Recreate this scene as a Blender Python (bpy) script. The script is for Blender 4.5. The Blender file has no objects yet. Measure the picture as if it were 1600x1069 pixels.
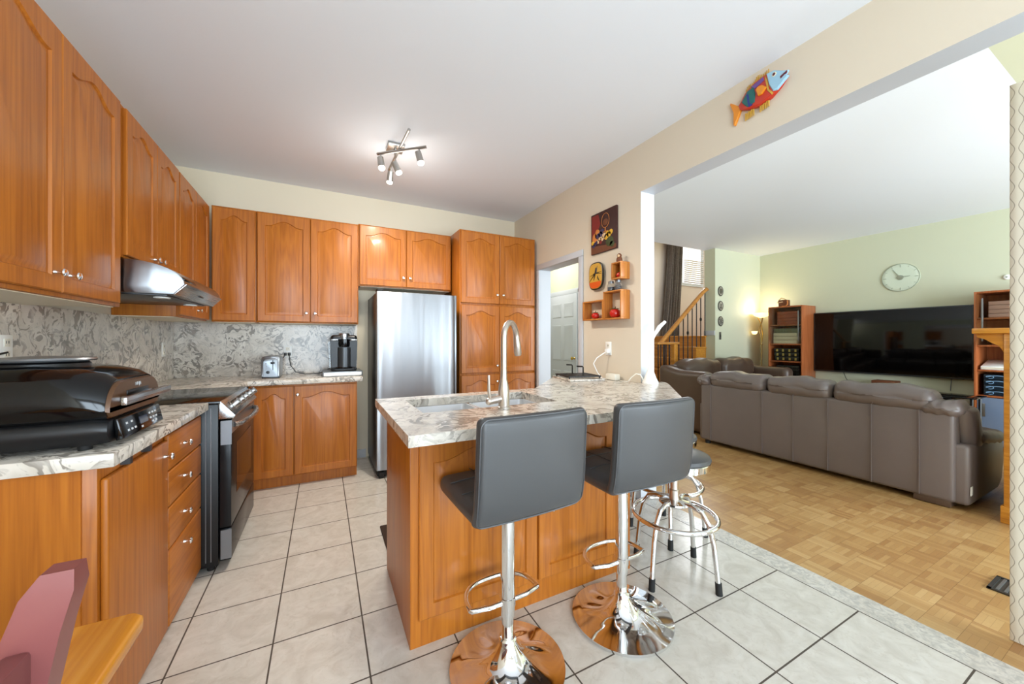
import bpy, bmesh, math, random
from mathutils import Vector, Matrix
PI = math.pi
random.seed(7)
scn = bpy.context.scene
COL = scn.collection

# ---------------------------------------------------------------- camera
CAM = Vector((0.5388, -3.5936, 1.284)); YAW = 0.4759
cd = bpy.data.cameras.new('camera'); cam = bpy.data.objects.new('camera', cd); COL.objects.link(cam)
cam.location = CAM; cam.rotation_euler = (PI/2, 0, -YAW)
cd.sensor_width = 36; cd.lens = 572.636/1600*36; cd.shift_y = -1.85/1600; cd.clip_start = 0.02
scn.camera = cam
# ---------------------------------------------------------------- world, exposure, daylight
scn.view_settings.view_transform = 'Standard'; scn.view_settings.look = 'None'
scn.view_settings.gamma = 1; scn.view_settings.use_curve_mapping = False
scn.view_settings.exposure = 0.2
w = bpy.data.worlds.new('world'); scn.world = w; w.use_nodes = True
bg = w.node_tree.nodes['Background']; bg.inputs[0].default_value = (0.86, 0.93, 1.0, 1); bg.inputs[1].default_value = 1.2
scn.cycles.max_bounces = 10; scn.cycles.diffuse_bounces = 6; scn.cycles.glossy_bounces = 5
scn.cycles.transmission_bounces = 6; scn.cycles.transparent_max_bounces = 8
scn.cycles.caustics_reflective = False; scn.cycles.caustics_refractive = False
scn.cycles.use_denoising = True; scn.cycles.sample_clamp_indirect = 6

def area(name, loc, rot, sx, sy, power, color=(1, 1, 1)):
    d = bpy.data.lights.new(name, 'AREA'); d.shape = 'RECTANGLE'; d.size = sx; d.size_y = sy
    d.energy = power; d.color = color
    o = bpy.data.objects.new(name, d); o.location = loc; o.rotation_euler = rot; COL.objects.link(o); return o
def point(name, loc, power, color=(1, .9, .75), r=.05):
    d = bpy.data.lights.new(name, 'POINT'); d.energy = power; d.color = color; d.shadow_soft_size = r
    o = bpy.data.objects.new(name, d); o.location = loc; COL.objects.link(o); return o
# added lamps for daylight through unseen patio glazing and tall living-room windows, tipped upward
area('patio_daylight', (.45, -6.55, 1.3), (math.radians(120), 0, 0), 1.8, 2.5, 165, (0.72, 0.87, 1))
area('patio_side_fill', (2.3, -6.55, 1.3), (math.radians(120), 0, 0), .75, 2.5, 66, (0.72, 0.87, 1))  # added lamp, split from the main one to streak the fridge reflection
area('living_window_daylight', (5.3, -6.80, 1.45), (math.radians(112), 0, 0), 4.0, 2.2, 470, (0.74, 0.88, 1))
area('stair_window_daylight', (7.63, 1.58, 2.97), (-PI/2, 0, 0), .6, .85, 45, (0.95, 0.98, 1))

HALL=point('hall_fill_lamp', (3.6, 1.6, 2.6), 19, (1, .97, .94), .12)  # added unseen fill lamp without a fixture; brightens the hall door
# ---------------------------------------------------------------- materials
def lin(h):
    h = h.lstrip('#'); r = []
    for i in (0, 2, 4):
        c = int(h[i:i+2], 16)/255
        r.append(c/12.92 if c <= .04045 else ((c+.055)/1.055)**2.4)
    return (*r, 1)
def newmat(name):
    m = bpy.data.materials.new(name); m.use_nodes = True
    nt = m.node_tree; return m, nt, nt.nodes['Principled BSDF']
def mat(name, col, rough=.5, metal=0, emit=None, es=1, spec=.5, coat=0, alpha=1, trans=0, ior=1.45, aniso=0):
    m, nt, b = newmat(name)
    b.inputs['Base Color'].default_value = lin(col); b.inputs['Roughness'].default_value = rough
    b.inputs['Metallic'].default_value = metal; b.inputs['Specular IOR Level'].default_value = spec
    b.inputs['Coat Weight'].default_value = coat; b.inputs['Coat Roughness'].default_value = .1
    b.inputs['Alpha'].default_value = alpha; b.inputs['Transmission Weight'].default_value = trans
    b.inputs['IOR'].default_value = ior
    if emit: b.inputs['Emission Color'].default_value = lin(emit); b.inputs['Emission Strength'].default_value = es
    return m
def N(nt, t, **k):
    n = nt.nodes.new(t)
    for a, v in k.items(): setattr(n, a, v)
    return n
def coords(nt, scale=(1, 1, 1), kind='Object', loc=(0, 0, 0), rot=(0, 0, 0)):
    tc = N(nt, 'ShaderNodeTexCoord'); mp = N(nt, 'ShaderNodeMapping')
    mp.inputs['Scale'].default_value = scale; mp.inputs['Location'].default_value = loc; mp.inputs['Rotation'].default_value = rot
    nt.links.new(tc.outputs[kind], mp.inputs['Vector']); return mp.outputs[0]
def noise(nt, vec, scale, detail=4, rough=.5, dist=0):
    n = N(nt, 'ShaderNodeTexNoise'); n.inputs['Scale'].default_value = scale; n.inputs['Detail'].default_value = detail
    n.inputs['Roughness'].default_value = rough; n.inputs['Distortion'].default_value = dist
    nt.links.new(vec, n.inputs['Vector']); return n.outputs['Fac']
def ramp(nt, fac, stops, interp='LINEAR'):
    r = N(nt, 'ShaderNodeValToRGB'); cr = r.color_ramp; cr.interpolation = interp
    while len(cr.elements) < len(stops): cr.elements.new(.5)
    for e, (p, c) in zip(cr.elements, stops): e.position = p; e.color = lin(c) if isinstance(c, str) else (c, c, c, 1)
    nt.links.new(fac, r.inputs[0]); return r.outputs[0]
def mixc(nt, fac, a, b, mode='MIX'):
    n = N(nt, 'ShaderNodeMix', data_type='RGBA', blend_type=mode)
    for s, v in ((n.inputs[0], fac), (n.inputs[6], a), (n.inputs[7], b)):
        if isinstance(v, (int, float)): s.default_value = v
        elif isinstance(v, str): s.default_value = lin(v)
        else: nt.links.new(v, s)
    return n.outputs[2]
def math_(nt, op, a, b=None, c=None):
    n = N(nt, 'ShaderNodeMath', operation=op)
    for s, v in zip(n.inputs, (a, b, c)):
        if v is None: continue
        if isinstance(v, (int, float)): s.default_value = v
        else: nt.links.new(v, s)
    return n.outputs[0]
def bump(nt, b, h, strength=.1, dist=.01):
    n = N(nt, 'ShaderNodeBump'); n.inputs['Strength'].default_value = strength; n.inputs['Distance'].default_value = dist
    nt.links.new(h, n.inputs['Height']); nt.links.new(n.outputs[0], b.inputs['Normal'])

def wood(name, dark, mid, light, axis='z', rough=.38, grain=1.0, coat=.08):
    m, nt, b = newmat(name)
    s = {'z': (7, 7, .55), 'x': (.55, 7, 7), 'y': (7, .55, 7)}[axis]
    f = {'z': (90, 90, 2.2), 'x': (2.2, 90, 90), 'y': (90, 2.2, 90)}[axis]
    oi = N(nt, 'ShaderNodeObjectInfo'); add = N(nt, 'ShaderNodeVectorMath', operation='ADD')
    sc = N(nt, 'ShaderNodeVectorMath', operation='SCALE'); sc.inputs[0].default_value = (3.1, 1.7, 2.3)
    nt.links.new(oi.outputs['Random'], sc.inputs['Scale'])
    tc = N(nt, 'ShaderNodeTexCoord'); nt.links.new(tc.outputs['Object'], add.inputs[0]); nt.links.new(sc.outputs[0], add.inputs[1])
    m1 = N(nt, 'ShaderNodeMapping'); m1.inputs['Scale'].default_value = s; nt.links.new(add.outputs[0], m1.inputs[0])
    m2 = N(nt, 'ShaderNodeMapping'); m2.inputs['Scale'].default_value = f; nt.links.new(add.outputs[0], m2.inputs[0])
    n1 = noise(nt, m1.outputs[0], .8, 3, .5, .3)
    rings = math_(nt, 'FRACT', math_(nt, 'MULTIPLY', n1, 11))
    rings = math_(nt, 'ABSOLUTE', math_(nt, 'SUBTRACT', rings, .5))
    n2 = noise(nt, m2.outputs[0], 1.0, 3, .6)
    v = math_(nt, 'ADD', math_(nt, 'MULTIPLY', rings, .34*grain), math_(nt, 'MULTIPLY', n2, .55))
    c = ramp(nt, v, [(.16, dark), (.37, mid), (.58, light)])
    nt.links.new(c, b.inputs['Base Color']); b.inputs['Roughness'].default_value = rough
    b.inputs['Coat Weight'].default_value = coat; b.inputs['Coat Roughness'].default_value = .12; b.inputs['Specular IOR Level'].default_value = .38
    bump(nt, b, n2, .06, .003); return m

M = {}
M['oak'] = wood('honey_oak', '#945014', '#AC631B', '#BA7022')
M['oak_x'] = wood('honey_oak_across', '#945014', '#AC631B', '#BA7022', 'x')
M['oak_y'] = wood('honey_oak_along', '#945014', '#AC631B', '#BA7022', 'y')
M['table'] = wood('table_oak', '#B9701A', '#CB8424', '#D8963A', 'y', .25)
M['red_wood'] = mat('red_painted_wood', '#7E4543', .4, coat=.2)
M['cherry'] = wood('cherry_wood', '#8C4A26', '#A85E34', '#B76C40', 'z', .35)
M['pine_box'] = wood('shelf_box_wood', '#A8622A', '#BD7632', '#CB8840', 'z', .4)
M['stair'] = wood('stair_oak', '#A96A24', '#C4832F', '#D1953F', 'y', .3)
M['stair_rail'] = wood('rail_oak', '#A66A2C', '#BC7F3A', '#CB9049', 'x', .35)
def paint(name, col, rough=.6, bs=.03):
    m, nt, b = newmat(name); b.inputs['Base Color'].default_value = lin(col); b.inputs['Roughness'].default_value = rough
    b.inputs['Specular IOR Level'].default_value = .3
    bump(nt, b, noise(nt, coords(nt), 180, 2), bs, .002); return m
M['beige'] = paint('beige_wall_paint', '#D9CDB9')
M['cream'] = paint('cream_wall_paint', '#DBD0B8')
M['green'] = paint('sage_green_paint', '#CCCDB3')
M['mauve'] = paint('taupe_wall_paint', '#CBBBAE')
M['ceil'] = paint('ceiling_white', '#E6EAF0', .8)
M['white'] = paint('white_trim_paint', '#C2C4C8', .4, .01)
M['plastic_white'] = mat('white_plastic', '#F2F2EE', .35)
M['melamine'] = mat('cream_melamine', '#E9DEC6', .5)
M['blind'] = mat('blind_slat', '#B9AE9A', .5)
M['fixture'] = mat('satin_fixture_metal', '#B4B2AE', .35, 1)
M['chrome'] = mat('chrome', '#E9E9EA', .06, 1)
M['nickel'] = mat('brushed_nickel', '#D9CFC6', .28, 1)
M['black'] = mat('black_plastic', '#0E0E10', .35)
M['black_gloss'] = mat('black_gloss', '#070708', .1)
M['oven_glass'] = mat('smoked_oven_glass', '#1A1B1D', .22, spec=.3)
M['screen'] = mat('tv_screen', '#030304', .08, spec=.5)
M['rubber'] = mat('black_rubber', '#1B1A19', .7)
M['dark_metal'] = mat('dark_grey_metal', '#4C4E50', .35, .7)
M['grey_metal'] = mat('grey_metal', '#8C9094', .35, .8)
M['black_iron'] = mat('black_iron', '#15120F', .45, .3)
M['brass'] = mat('antique_brass', '#B59B68', .28, 1)
M['gold'] = mat('polished_brass', '#D9B45A', .2, 1)
m_, nt, b_ = newmat('thin_pane_glass')
tr = N(nt, 'ShaderNodeBsdfTransparent'); gl = N(nt, 'ShaderNodeBsdfGlossy'); gl.inputs['Roughness'].default_value = .03; tr.inputs[0].default_value = (.93, .96, .95, 1)
mx = N(nt, 'ShaderNodeMixShader'); lw = N(nt, 'ShaderNodeLayerWeight'); lw.inputs[0].default_value = .12
nt.links.new(lw.outputs['Facing'], mx.inputs[0]); nt.links.new(tr.outputs[0], mx.inputs[1]); nt.links.new(gl.outputs[0], mx.inputs[2])
nt.links.new(mx.outputs[0], [n for n in nt.nodes if n.type == 'OUTPUT_MATERIAL'][0].inputs[0]); M['glass'] = m_
M['jar_glass'] = mat('jar_glass', '#E6ECEE', .05, trans=.9, ior=1.3)
M['red_apple'] = mat('red_glaze', '#C2231A', .15, coat=.5)
M['leaf'] = mat('green_leaf', '#5A7A2C', .5)
M['mat_brown'] = mat('brown_mat', '#3A2A20', .9)
M['ivory'] = mat('ivory_plastic', '#E8E4D6', .4)
def stainless(name, col, rough, axis):
    m, nt, b = newmat(name); b.inputs['Metallic'].default_value = 1; b.inputs['Base Color'].default_value = lin(col)
    if axis == 'z': b.inputs['Anisotropic'].default_value = .85; b.inputs['Anisotropic Rotation'].default_value = .25
    s = {'z': (260, 260, 1.5), 'x': (1.5, 260, 260), 'y': (260, 1.5, 260)}[axis]
    n = noise(nt, coords(nt, s), 1, 2); b.inputs['Roughness'].default_value = rough
    nt.links.new(math_(nt, 'ADD', math_(nt, 'MULTIPLY', n, .12), rough-.06), b.inputs['Roughness'])
    wv = {'z': (7, 7, .35), 'x': (.5, 3, 3), 'y': (3, .5, 3)}[axis]
    bump(nt, b, noise(nt, coords(nt, wv), 1, 1), .5, .02); return m
M['steel'] = stainless('stainless_steel', '#9FA1A4', .36, 'z')
M['steel_y'] = stainless('stainless_brushed', '#B4B5B6', .28, 'y')
M['sink'] = mat('satin_sink_steel', '#DFE1E4', .35, .55)
def leather(name, col, rough=.38, sc=260, bs=.12, var=.12):
    m, nt, b = newmat(name); c = coords(nt)
    n = noise(nt, c, 3.0, 3)
    base = mixc(nt, math_(nt, 'MULTIPLY', n, var*2), col, '#000000')
    nt.links.new(base, b.inputs['Base Color']); b.inputs['Roughness'].default_value = rough
    v = N(nt, 'ShaderNodeTexVoronoi'); v.inputs['Scale'].default_value = sc; nt.links.new(c, v.inputs['Vector'])
    wr = noise(nt, c, 14, 3, .55, .6)
    bump(nt, b, math_(nt, 'ADD', math_(nt, 'MULTIPLY', v.outputs['Distance'], .25), wr), bs, .004); return m
M['stool_leather'] = leather('stool_leather', '#454546', .4, 400, .06)
M['sofa_leather'] = leather('brown_leather', '#776C69', .36, 300, .2)
M['love_leather'] = leather('dark_brown_leather', '#5A463A', .36, 300, .25)

def marble(name):       # grey-beige laminate with swept dark flakes
    m, nt, b = newmat(name); c = coords(nt, (1, 1, 1))
    warp = N(nt, 'ShaderNodeTexNoise'); warp.inputs['Scale'].default_value = 5; warp.inputs['Detail'].default_value = 2
    nt.links.new(c, warp.inputs['Vector'])
    ms = N(nt, 'ShaderNodeVectorMath', operation='SCALE'); nt.links.new(warp.outputs['Color'], ms.inputs[0]); ms.inputs['Scale'].default_value = .38
    ad = N(nt, 'ShaderNodeVectorMath', operation='ADD'); nt.links.new(c, ad.inputs[0]); nt.links.new(ms.outputs[0], ad.inputs[1])
    big = noise(nt, ad.outputs[0], 6, 3, .5, .6)
    mid = noise(nt, ad.outputs[0], 15, 3, .55, 1.6)
    fine = noise(nt, ad.outputs[0], 34, 3, .6, 1.2)
    fl = ramp(nt, mid, [(.0, 0), (.505, 0), (.545, 1), (1, 1)])
    fl2 = ramp(nt, big, [(.0, .2), (.38, .2), (.52, 1), (1, 1)])
    ff = ramp(nt, fine, [(.0, 0), (.58, 0), (.63, 1), (1, 1)])
    basec = ramp(nt, noise(nt, ad.outputs[0], 8, 3), [(.3, '#C2B9AC'), (.5, '#D3CBC0'), (.7, '#DED7CC')])
    tone = ramp(nt, noise(nt, ad.outputs[0], 11, 2), [(.42, '#69635D'), (.6, '#857B70')])
    col = mixc(nt, math_(nt, 'MULTIPLY', math_(nt, 'MULTIPLY', fl, fl2), .82), basec, tone)
    col = mixc(nt, math_(nt, 'MULTIPLY', ff, .4), col, '#8B847C')
    nt.links.new(col, b.inputs['Base Color']); b.inputs['Roughness'].default_value = .22; return m
M['marble'] = marble('grey_beige_laminate')

def tile_floor():
    m, nt, b = newmat('ceramic_floor_tile'); tc = N(nt, 'ShaderNodeTexCoord')
    sp = N(nt, 'ShaderNodeSeparateXYZ'); nt.links.new(tc.outputs['Object'], sp.inputs[0])
    def line(v, hw):
        f = math_(nt, 'FRACT', math_(nt, 'ADD', math_(nt, 'DIVIDE', v, .35), 100))
        d = math_(nt, 'MINIMUM', f, math_(nt, 'SUBTRACT', 1, f))
        return math_(nt, 'LESS_THAN', d, hw/.35)
    gx, gy = line(sp.outputs[0], .0032), line(sp.outputs[1], .0032)
    strip = math_(nt, 'GREATER_THAN', sp.outputs[0], 2.803)          # stone threshold: only far-apart joints
    gx = math_(nt, 'MULTIPLY', gx, math_(nt, 'SUBTRACT', 1, strip))
    gy = math_(nt, 'MULTIPLY', gy, math_(nt, 'SUBTRACT', 1, strip))
    g = math_(nt, 'MAXIMUM', gx, gy)
    obj = tc.outputs['Object']
    n = noise(nt, obj, 9, 6, .6, 1.2)
    c = ramp(nt, n, [(.3, '#C3BCB0'), (.5, '#CFC9BE'), (.7, '#D8D3C9')])
    c = mixc(nt, ramp(nt, noise(nt, obj, 22, 4, .6, 2), [(.56, 0), (.66, .35)]), c, '#BDB3A4')
    c = mixc(nt, math_(nt, 'MULTIPLY', strip, ramp(nt, noise(nt, obj, 24, 4, .6, 2), [(.4, 0), (.65, .8)])), c, '#A9A59F')
    c = mixc(nt, g, c, '#4A4036')
    nt.links.new(c, b.inputs['Base Color'])
    nt.links.new(math_(nt, 'ADD', math_(nt, 'MULTIPLY', g, .5), .24), b.inputs['Roughness'])
    bump(nt, b, math_(nt, 'SUBTRACT', math_(nt, 'MULTIPLY', n, .1), g), .3, .002); return m
M['tile'] = tile_floor()
def parquet():
    m, nt, b = newmat('mosaic_parquet'); S = .118
    tc = N(nt, 'ShaderNodeTexCoord'); sp = N(nt, 'ShaderNodeSeparateXYZ'); nt.links.new(tc.outputs['Object'], sp.inputs[0])
    x = math_(nt, 'ADD', math_(nt, 'DIVIDE', sp.outputs[0], S), 200); y = math_(nt, 'ADD', math_(nt, 'DIVIDE', sp.outputs[1], S), 200)
    ix, iy = math_(nt, 'FLOOR', x), math_(nt, 'FLOOR', y); fx, fy = math_(nt, 'FRACT', x), math_(nt, 'FRACT', y)
    par = math_(nt, 'MODULO', math_(nt, 'ADD', ix, iy), 2)
    u = math_(nt, 'ADD', math_(nt, 'MULTIPLY', fx, par), math_(nt, 'MULTIPLY', fy, math_(nt, 'SUBTRACT', 1, par)))
    k = math_(nt, 'MULTIPLY', u, 5); fi, ff = math_(nt, 'FLOOR', k), math_(nt, 'FRACT', k)
    cb = N(nt, 'ShaderNodeCombineXYZ'); nt.links.new(ix, cb.inputs[0]); nt.links.new(iy, cb.inputs[1]); nt.links.new(fi, cb.inputs[2])
    wn = N(nt, 'ShaderNodeTexWhiteNoise', noise_dimensions='3D'); nt.links.new(cb.outputs[0], wn.inputs['Vector'])
    cb2 = N(nt, 'ShaderNodeCombineXYZ'); nt.links.new(ix, cb2.inputs[0]); nt.links.new(iy, cb2.inputs[1])
    wn2 = N(nt, 'ShaderNodeTexWhiteNoise', noise_dimensions='3D'); nt.links.new(cb2.outputs[0], wn2.inputs['Vector'])
    v = math_(nt, 'ADD', math_(nt, 'MULTIPLY', wn.outputs['Value'], .5), math_(nt, 'MULTIPLY', wn2.outputs['Value'], .5))
    c = ramp(nt, v, [(.05, '#A07547'), (.5, '#B38B57'), (.95, '#C29D69')])
    gr = noise(nt, coords(nt, (1, 1, 1)), 60, 3)
    c = mixc(nt, math_(nt, 'MULTIPLY', gr, .18), c, '#8A5A28')
    dx = math_(nt, 'MINIMUM', fx, math_(nt, 'SUBTRACT', 1, fx)); dy = math_(nt, 'MINIMUM', fy, math_(nt, 'SUBTRACT', 1, fy))
    e = math_(nt, 'LESS_THAN', math_(nt, 'MINIMUM', dx, dy), .008)
    e2 = math_(nt, 'LESS_THAN', math_(nt, 'MINIMUM', ff, math_(nt, 'SUBTRACT', 1, ff)), .03)
    g = math_(nt, 'MAXIMUM', math_(nt, 'MULTIPLY', e, .6), math_(nt, 'MULTIPLY', e2, .3))
    c = mixc(nt, g, c, '#6B4722')
    nt.links.new(c, b.inputs['Base Color']); b.inputs['Roughness'].default_value = .33
    bump(nt, b, math_(nt, 'SUBTRACT', v, math_(nt, 'MULTIPLY', g, 3)), .08, .002); return m
M['parquet'] = parquet()
def ogee():
    m, nt, b = newmat('ogee_fabric'); tc = N(nt, 'ShaderNodeTexCoord')
    sp = N(nt, 'ShaderNodeSeparateXYZ'); nt.links.new(tc.outputs['Object'], sp.inputs[0])
    P = .046                                                        # two mirrored wavy lines per period
    sn = math_(nt, 'MULTIPLY', math_(nt, 'SINE', math_(nt, 'MULTIPLY', sp.outputs[2], 2*PI/.08)), .0062)
    def ln(off, sg):
        y = math_(nt, 'ADD', math_(nt, 'ADD', sp.outputs[1], math_(nt, 'MULTIPLY', sn, sg)), 10+off)
        f = math_(nt, 'FRACT', math_(nt, 'DIVIDE', y, P)); d = math_(nt, 'ABSOLUTE', math_(nt, 'SUBTRACT', f, .5))
        return math_(nt, 'LESS_THAN', d, .0013/P)
    l = math_(nt, 'MAXIMUM', ln(0, 1), ln(P/2, -1))
    c = mixc(nt, l, '#CFC6B3', '#9A907F')
    nt.links.new(c, b.inputs['Base Color']); b.inputs['Roughness'].default_value = .7
    bump(nt, b, noise(nt, tc.outputs['Object'], 500, 2), .1, .001); return m
M['ogee'] = ogee()
def curtain_mat():
    m, nt, b = newmat('grey_brown_curtain'); n = noise(nt, coords(nt, (1, 1, 1)), 40, 4, .7)
    nt.links.new(ramp(nt, n, [(.3, '#4E443E'), (.7, '#7A6E68')]), b.inputs['Base Color']); b.inputs['Roughness'].default_value = .45
    b.inputs['Sheen Weight'].default_value = .3; return m
M['curtain'] = curtain_mat()

# ---------------------------------------------------------------- mesh builder
WL = {}
class MB:
    def __init__(s, xf=None): s.bm = bmesh.new(); s.xf = xf or Matrix()
    def add(s, vs, fs, mi=0):
        bv = [s.bm.verts.new(s.xf @ Vector(v)) for v in vs]
        for f in fs:
            if len(set(f)) < 3: continue
            try: fc = s.bm.faces.new([bv[i] for i in f]); fc.material_index = mi
            except ValueError: pass
        return bv
    def merge(s, t, mi=0):
        t.verts.index_update()
        s.add([v.co.copy() for v in t.verts], [[v.index for v in f.verts] for f in t.faces], mi); t.free()
    def box(s, x0, x1, y0, y1, z0, z1, b=0, mi=0, seg=2):
        t = bmesh.new(); bmesh.ops.create_cube(t, size=1)
        for v in t.verts: v.co = Vector(((x0+x1)/2+v.co.x*(x1-x0), (y0+y1)/2+v.co.y*(y1-y0), (z0+z1)/2+v.co.z*(z1-z0)))
        if b: bmesh.ops.bevel(t, geom=t.edges[:], offset=min(b, .49*min(abs(x1-x0), abs(y1-y0), abs(z1-z0))), segments=seg, profile=.5, affect='EDGES')
        s.merge(t, mi); return s
    def prism(s, poly, ax, a0, a1, b=0, mi=0, seg=2):
        t = bmesh.new()
        def P(p, a): return {'x': (a, p[0], p[1]), 'y': (p[0], a, p[1]), 'z': (p[0], p[1], a)}[ax]
        A = [t.verts.new(P(p, a0)) for p in poly]; B = [t.verts.new(P(p, a1)) for p in poly]; n = len(poly)
        t.faces.new(A); t.faces.new(B[::-1])
        for i in range(n): t.faces.new((A[i], B[i], B[(i+1) % n], A[(i+1) % n]))
        bmesh.ops.recalc_face_normals(t, faces=t.faces[:])
        if b: bmesh.ops.bevel(t, geom=t.edges[:], offset=b, segments=seg, profile=.5, affect='EDGES')
        s.merge(t, mi); return s
    def loft(s, loops, closed=True, cap0=True, cap1=True, mi=0, ring=False):
        n = len(loops[0]); vs = [p for l in loops for p in l]; fs = []
        L = len(loops)
        for a in range(L if ring else L-1):
            b2 = (a+1) % L
            for i in range(n if closed else n-1):
                j = (i+1) % n; fs.append((a*n+i, a*n+j, b2*n+j, b2*n+i))
        if cap0 and not ring: fs.append(tuple(range(n))[::-1])
        if cap1 and not ring: fs.append(tuple((L-1)*n+i for i in range(n)))
        s.add(vs, fs, mi); return s
    def tube(s, pts, r, n=10, closed=False, mi=0, cap=True):
        pts = [Vector(p) for p in pts]; L = len(pts); loops = []
        rs = r if isinstance(r, (list, tuple)) else [r]*L
        prev = None
        for i, p in enumerate(pts):
            if closed: d = pts[(i+1) % L]-pts[i-1]
            else: d = pts[min(i+1, L-1)]-pts[max(i-1, 0)]
            d.normalize()
            if prev is None:
                a = Vector((0, 0, 1)) if abs(d.z) < .9 else Vector((1, 0, 0)); u = d.cross(a).normalized()
            else: u = (prev-d*prev.dot(d)).normalized()
            prev = u; v = d.cross(u)
            loops.append([p+(u*math.cos(2*PI*k/n)+v*math.sin(2*PI*k/n))*rs[i] for k in range(n)])
        s.loft(loops, True, cap, cap, mi, ring=closed); return s
    def cyl(s, p0, p1, r0, r1=None, n=20, mi=0): return s.tube([p0, p1], [r0, r0 if r1 is None else r1], n, mi=mi)
    def lathe(s, prof, c=(0, 0, 0), n=28, rot=None, mi=0):
        R = rot or Matrix(); c = Vector(c)
        loops = [[c+(R @ Vector((max(r, 1e-4)*math.cos(2*PI*k/n), max(r, 1e-4)*math.sin(2*PI*k/n), z))) for k in range(n)] for r, z in prof]
        s.loft(loops, True, True, True, mi); return s
    def sphere(s, c, r, n=16, mi=0):
        r = (r, r, r) if isinstance(r, (int, float)) else r
        t = bmesh.new(); bmesh.ops.create_uvsphere(t, u_segments=n, v_segments=max(6, n//2+2), radius=1)
        for v in t.verts: v.co = Vector((c[0]+v.co.x*r[0], c[1]+v.co.y*r[1], c[2]+v.co.z*r[2]))
        s.merge(t, mi); return s
    def rbox(s, c, half, r, puff=(0, 0, 0), n=10, mi=0, fn=None):      # rounded, padded block
        t = bmesh.new(); bmesh.ops.create_cube(t, size=2)
        bmesh.ops.subdivide_edges(t, edges=t.edges[:], cuts=n, use_grid_fill=True)
        h = Vector(half); c = Vector(c); r = min(r, *(v*.98 for v in half)); K = 3
        def rem(p, hh):                                               # grid lines crowd into the rounded rim
            i = round((p+1)/2*(n+1)); L = n+1
            if i <= K: return -(hh-r)-r*math.tan(PI/4*(K-i)/K)
            if i >= L-K: return (hh-r)+r*math.tan(PI/4*(K-(L-i))/K)
            return -(hh-r)+2*(hh-r)*(i-K)/(L-2*K)
        for v in t.verts:
            p = v.co.copy()
            q = Vector((rem(p.x, h.x), rem(p.y, h.y), rem(p.z, h.z)))
            inner = Vector([max(min(q[i], h[i]-r), -(h[i]-r)) for i in range(3)])
            o = inner+(q-inner).normalized()*r
            e = Vector((o.x/h.x, o.y/h.y, o.z/h.z))
            o.x += puff[0]*math.copysign(1, p.x)*(abs(p.x) > .99)*(1-e.y**2)*(1-e.z**2)
            o.y += puff[1]*math.copysign(1, p.y)*(abs(p.y) > .99)*(1-e.x**2)*(1-e.z**2)
            o.z += puff[2]*math.copysign(1, p.z)*(abs(p.z) > .99)*(1-e.x**2)*(1-e.y**2)
            v.co = c+o
            if fn: v.co = fn(v.co.copy())
        s.merge(t, mi); return s
    def build(s, name, m, parent=None, origin=None, angle=38, wn=False):
        off = WL.get(parent.name, Vector()) if parent else Vector(origin or (0, 0, 0))
        for v in s.bm.verts: v.co -= off
        bmesh.ops.recalc_face_normals(s.bm, faces=s.bm.faces[:])
        me = bpy.data.meshes.new(name); s.bm.to_mesh(me); s.bm.free()
        for mm in (m if isinstance(m, (list, tuple)) else [m]): me.materials.append(M[mm] if isinstance(mm, str) else mm)
        me.polygons.foreach_set('use_smooth', [True]*len(me.polygons)); me.set_sharp_from_angle(angle=math.radians(angle))
        o = bpy.data.objects.new(name, me); COL.objects.link(o)
        if parent: o.parent = parent; WL[o.name] = off
        else: o.location = off
        return o
def tag(o, label, cat, group=None, kind=None):
    o['label'] = label; o['category'] = cat
    if group: o['group'] = group
    if kind: o['kind'] = kind
    return o
def thing(name, label, cat, loc=(0, 0, 0), rotz=0, group=None, local=False):
    o = bpy.data.objects.new(name, None); o.empty_display_size = .05; COL.objects.link(o)
    o.location = loc; o.rotation_euler = (0, 0, rotz); tag(o, label, cat, group)
    WL[o.name] = Vector((0, 0, 0)) if local else Vector(loc); return o
def struct(o): o['kind'] = 'structure'; return o
def dup(root, loc, rotz=0, label=None, group=None):
    def cp(o, par):
        c = o.copy(); COL.objects.link(c); c.parent = par
        for ch in [x for x in bpy.data.objects if x.parent == o]: cp(ch, c)
        return c
    r = cp(root, None); r.location = loc; r.rotation_euler = (0, 0, rotz)
    if label: r['label'] = label
    if group: r['group'] = group
    return r
def arc(c, r, a0, a1, n, plane='xy'):
    out = []
    for i in range(n+1):
        a = a0+(a1-a0)*i/n; u, v = r*math.cos(a), r*math.sin(a)
        out.append({'xy': (c[0]+u, c[1]+v, c[2]), 'xz': (c[0]+u, c[1], c[2]+v), 'yz': (c[0], c[1]+u, c[2]+v)}[plane])
    return out
RZ = lambda a: Matrix.Rotation(a, 4, 'Z')
RX = lambda a: Matrix.Rotation(a, 4, 'X')
RY = lambda a: Matrix.Rotation(a, 4, 'Y')
T = lambda *a: Matrix.Translation(Vector(a))

# ================================================================ THE SETTING
KX0, KX1, KY1 = -.67, 2.82, .76           # kitchen: left wall, right wall face, back wall
WX = 2.97                                 # living-room face of that wall
CH = 2.875                                # ceiling height
LX = 7.85                                 # television wall
struct(MB().box(KX0-.2, 2.955, -6.6, 3.0, -.08, 0).build('floor', 'tile'))
struct(MB().box(2.955, 9.2, -7.0, 3.0, -.08, 0).build('floor_living', 'parquet'))
struct(MB().box(KX0-.2, WX, -6.6, KY1+.15, CH, CH+.12).build('ceiling', 'ceil'))
struct(MB().box(WX, LX+.2, -3.01, .6, CH, CH+.12).box(WX, 5.0, .6, 3.0, CH, CH+.12).build('ceiling_living', 'ceil'))
struct(MB().box(WX, LX+.2, -7.0, -3.16, 5.3, 5.4).build('ceiling_high', 'ceil'))
struct(MB().box(5.0, 9.2, .4, 3.0, 4.6, 4.7).build('ceiling_stairwell', 'ceil'))
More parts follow.
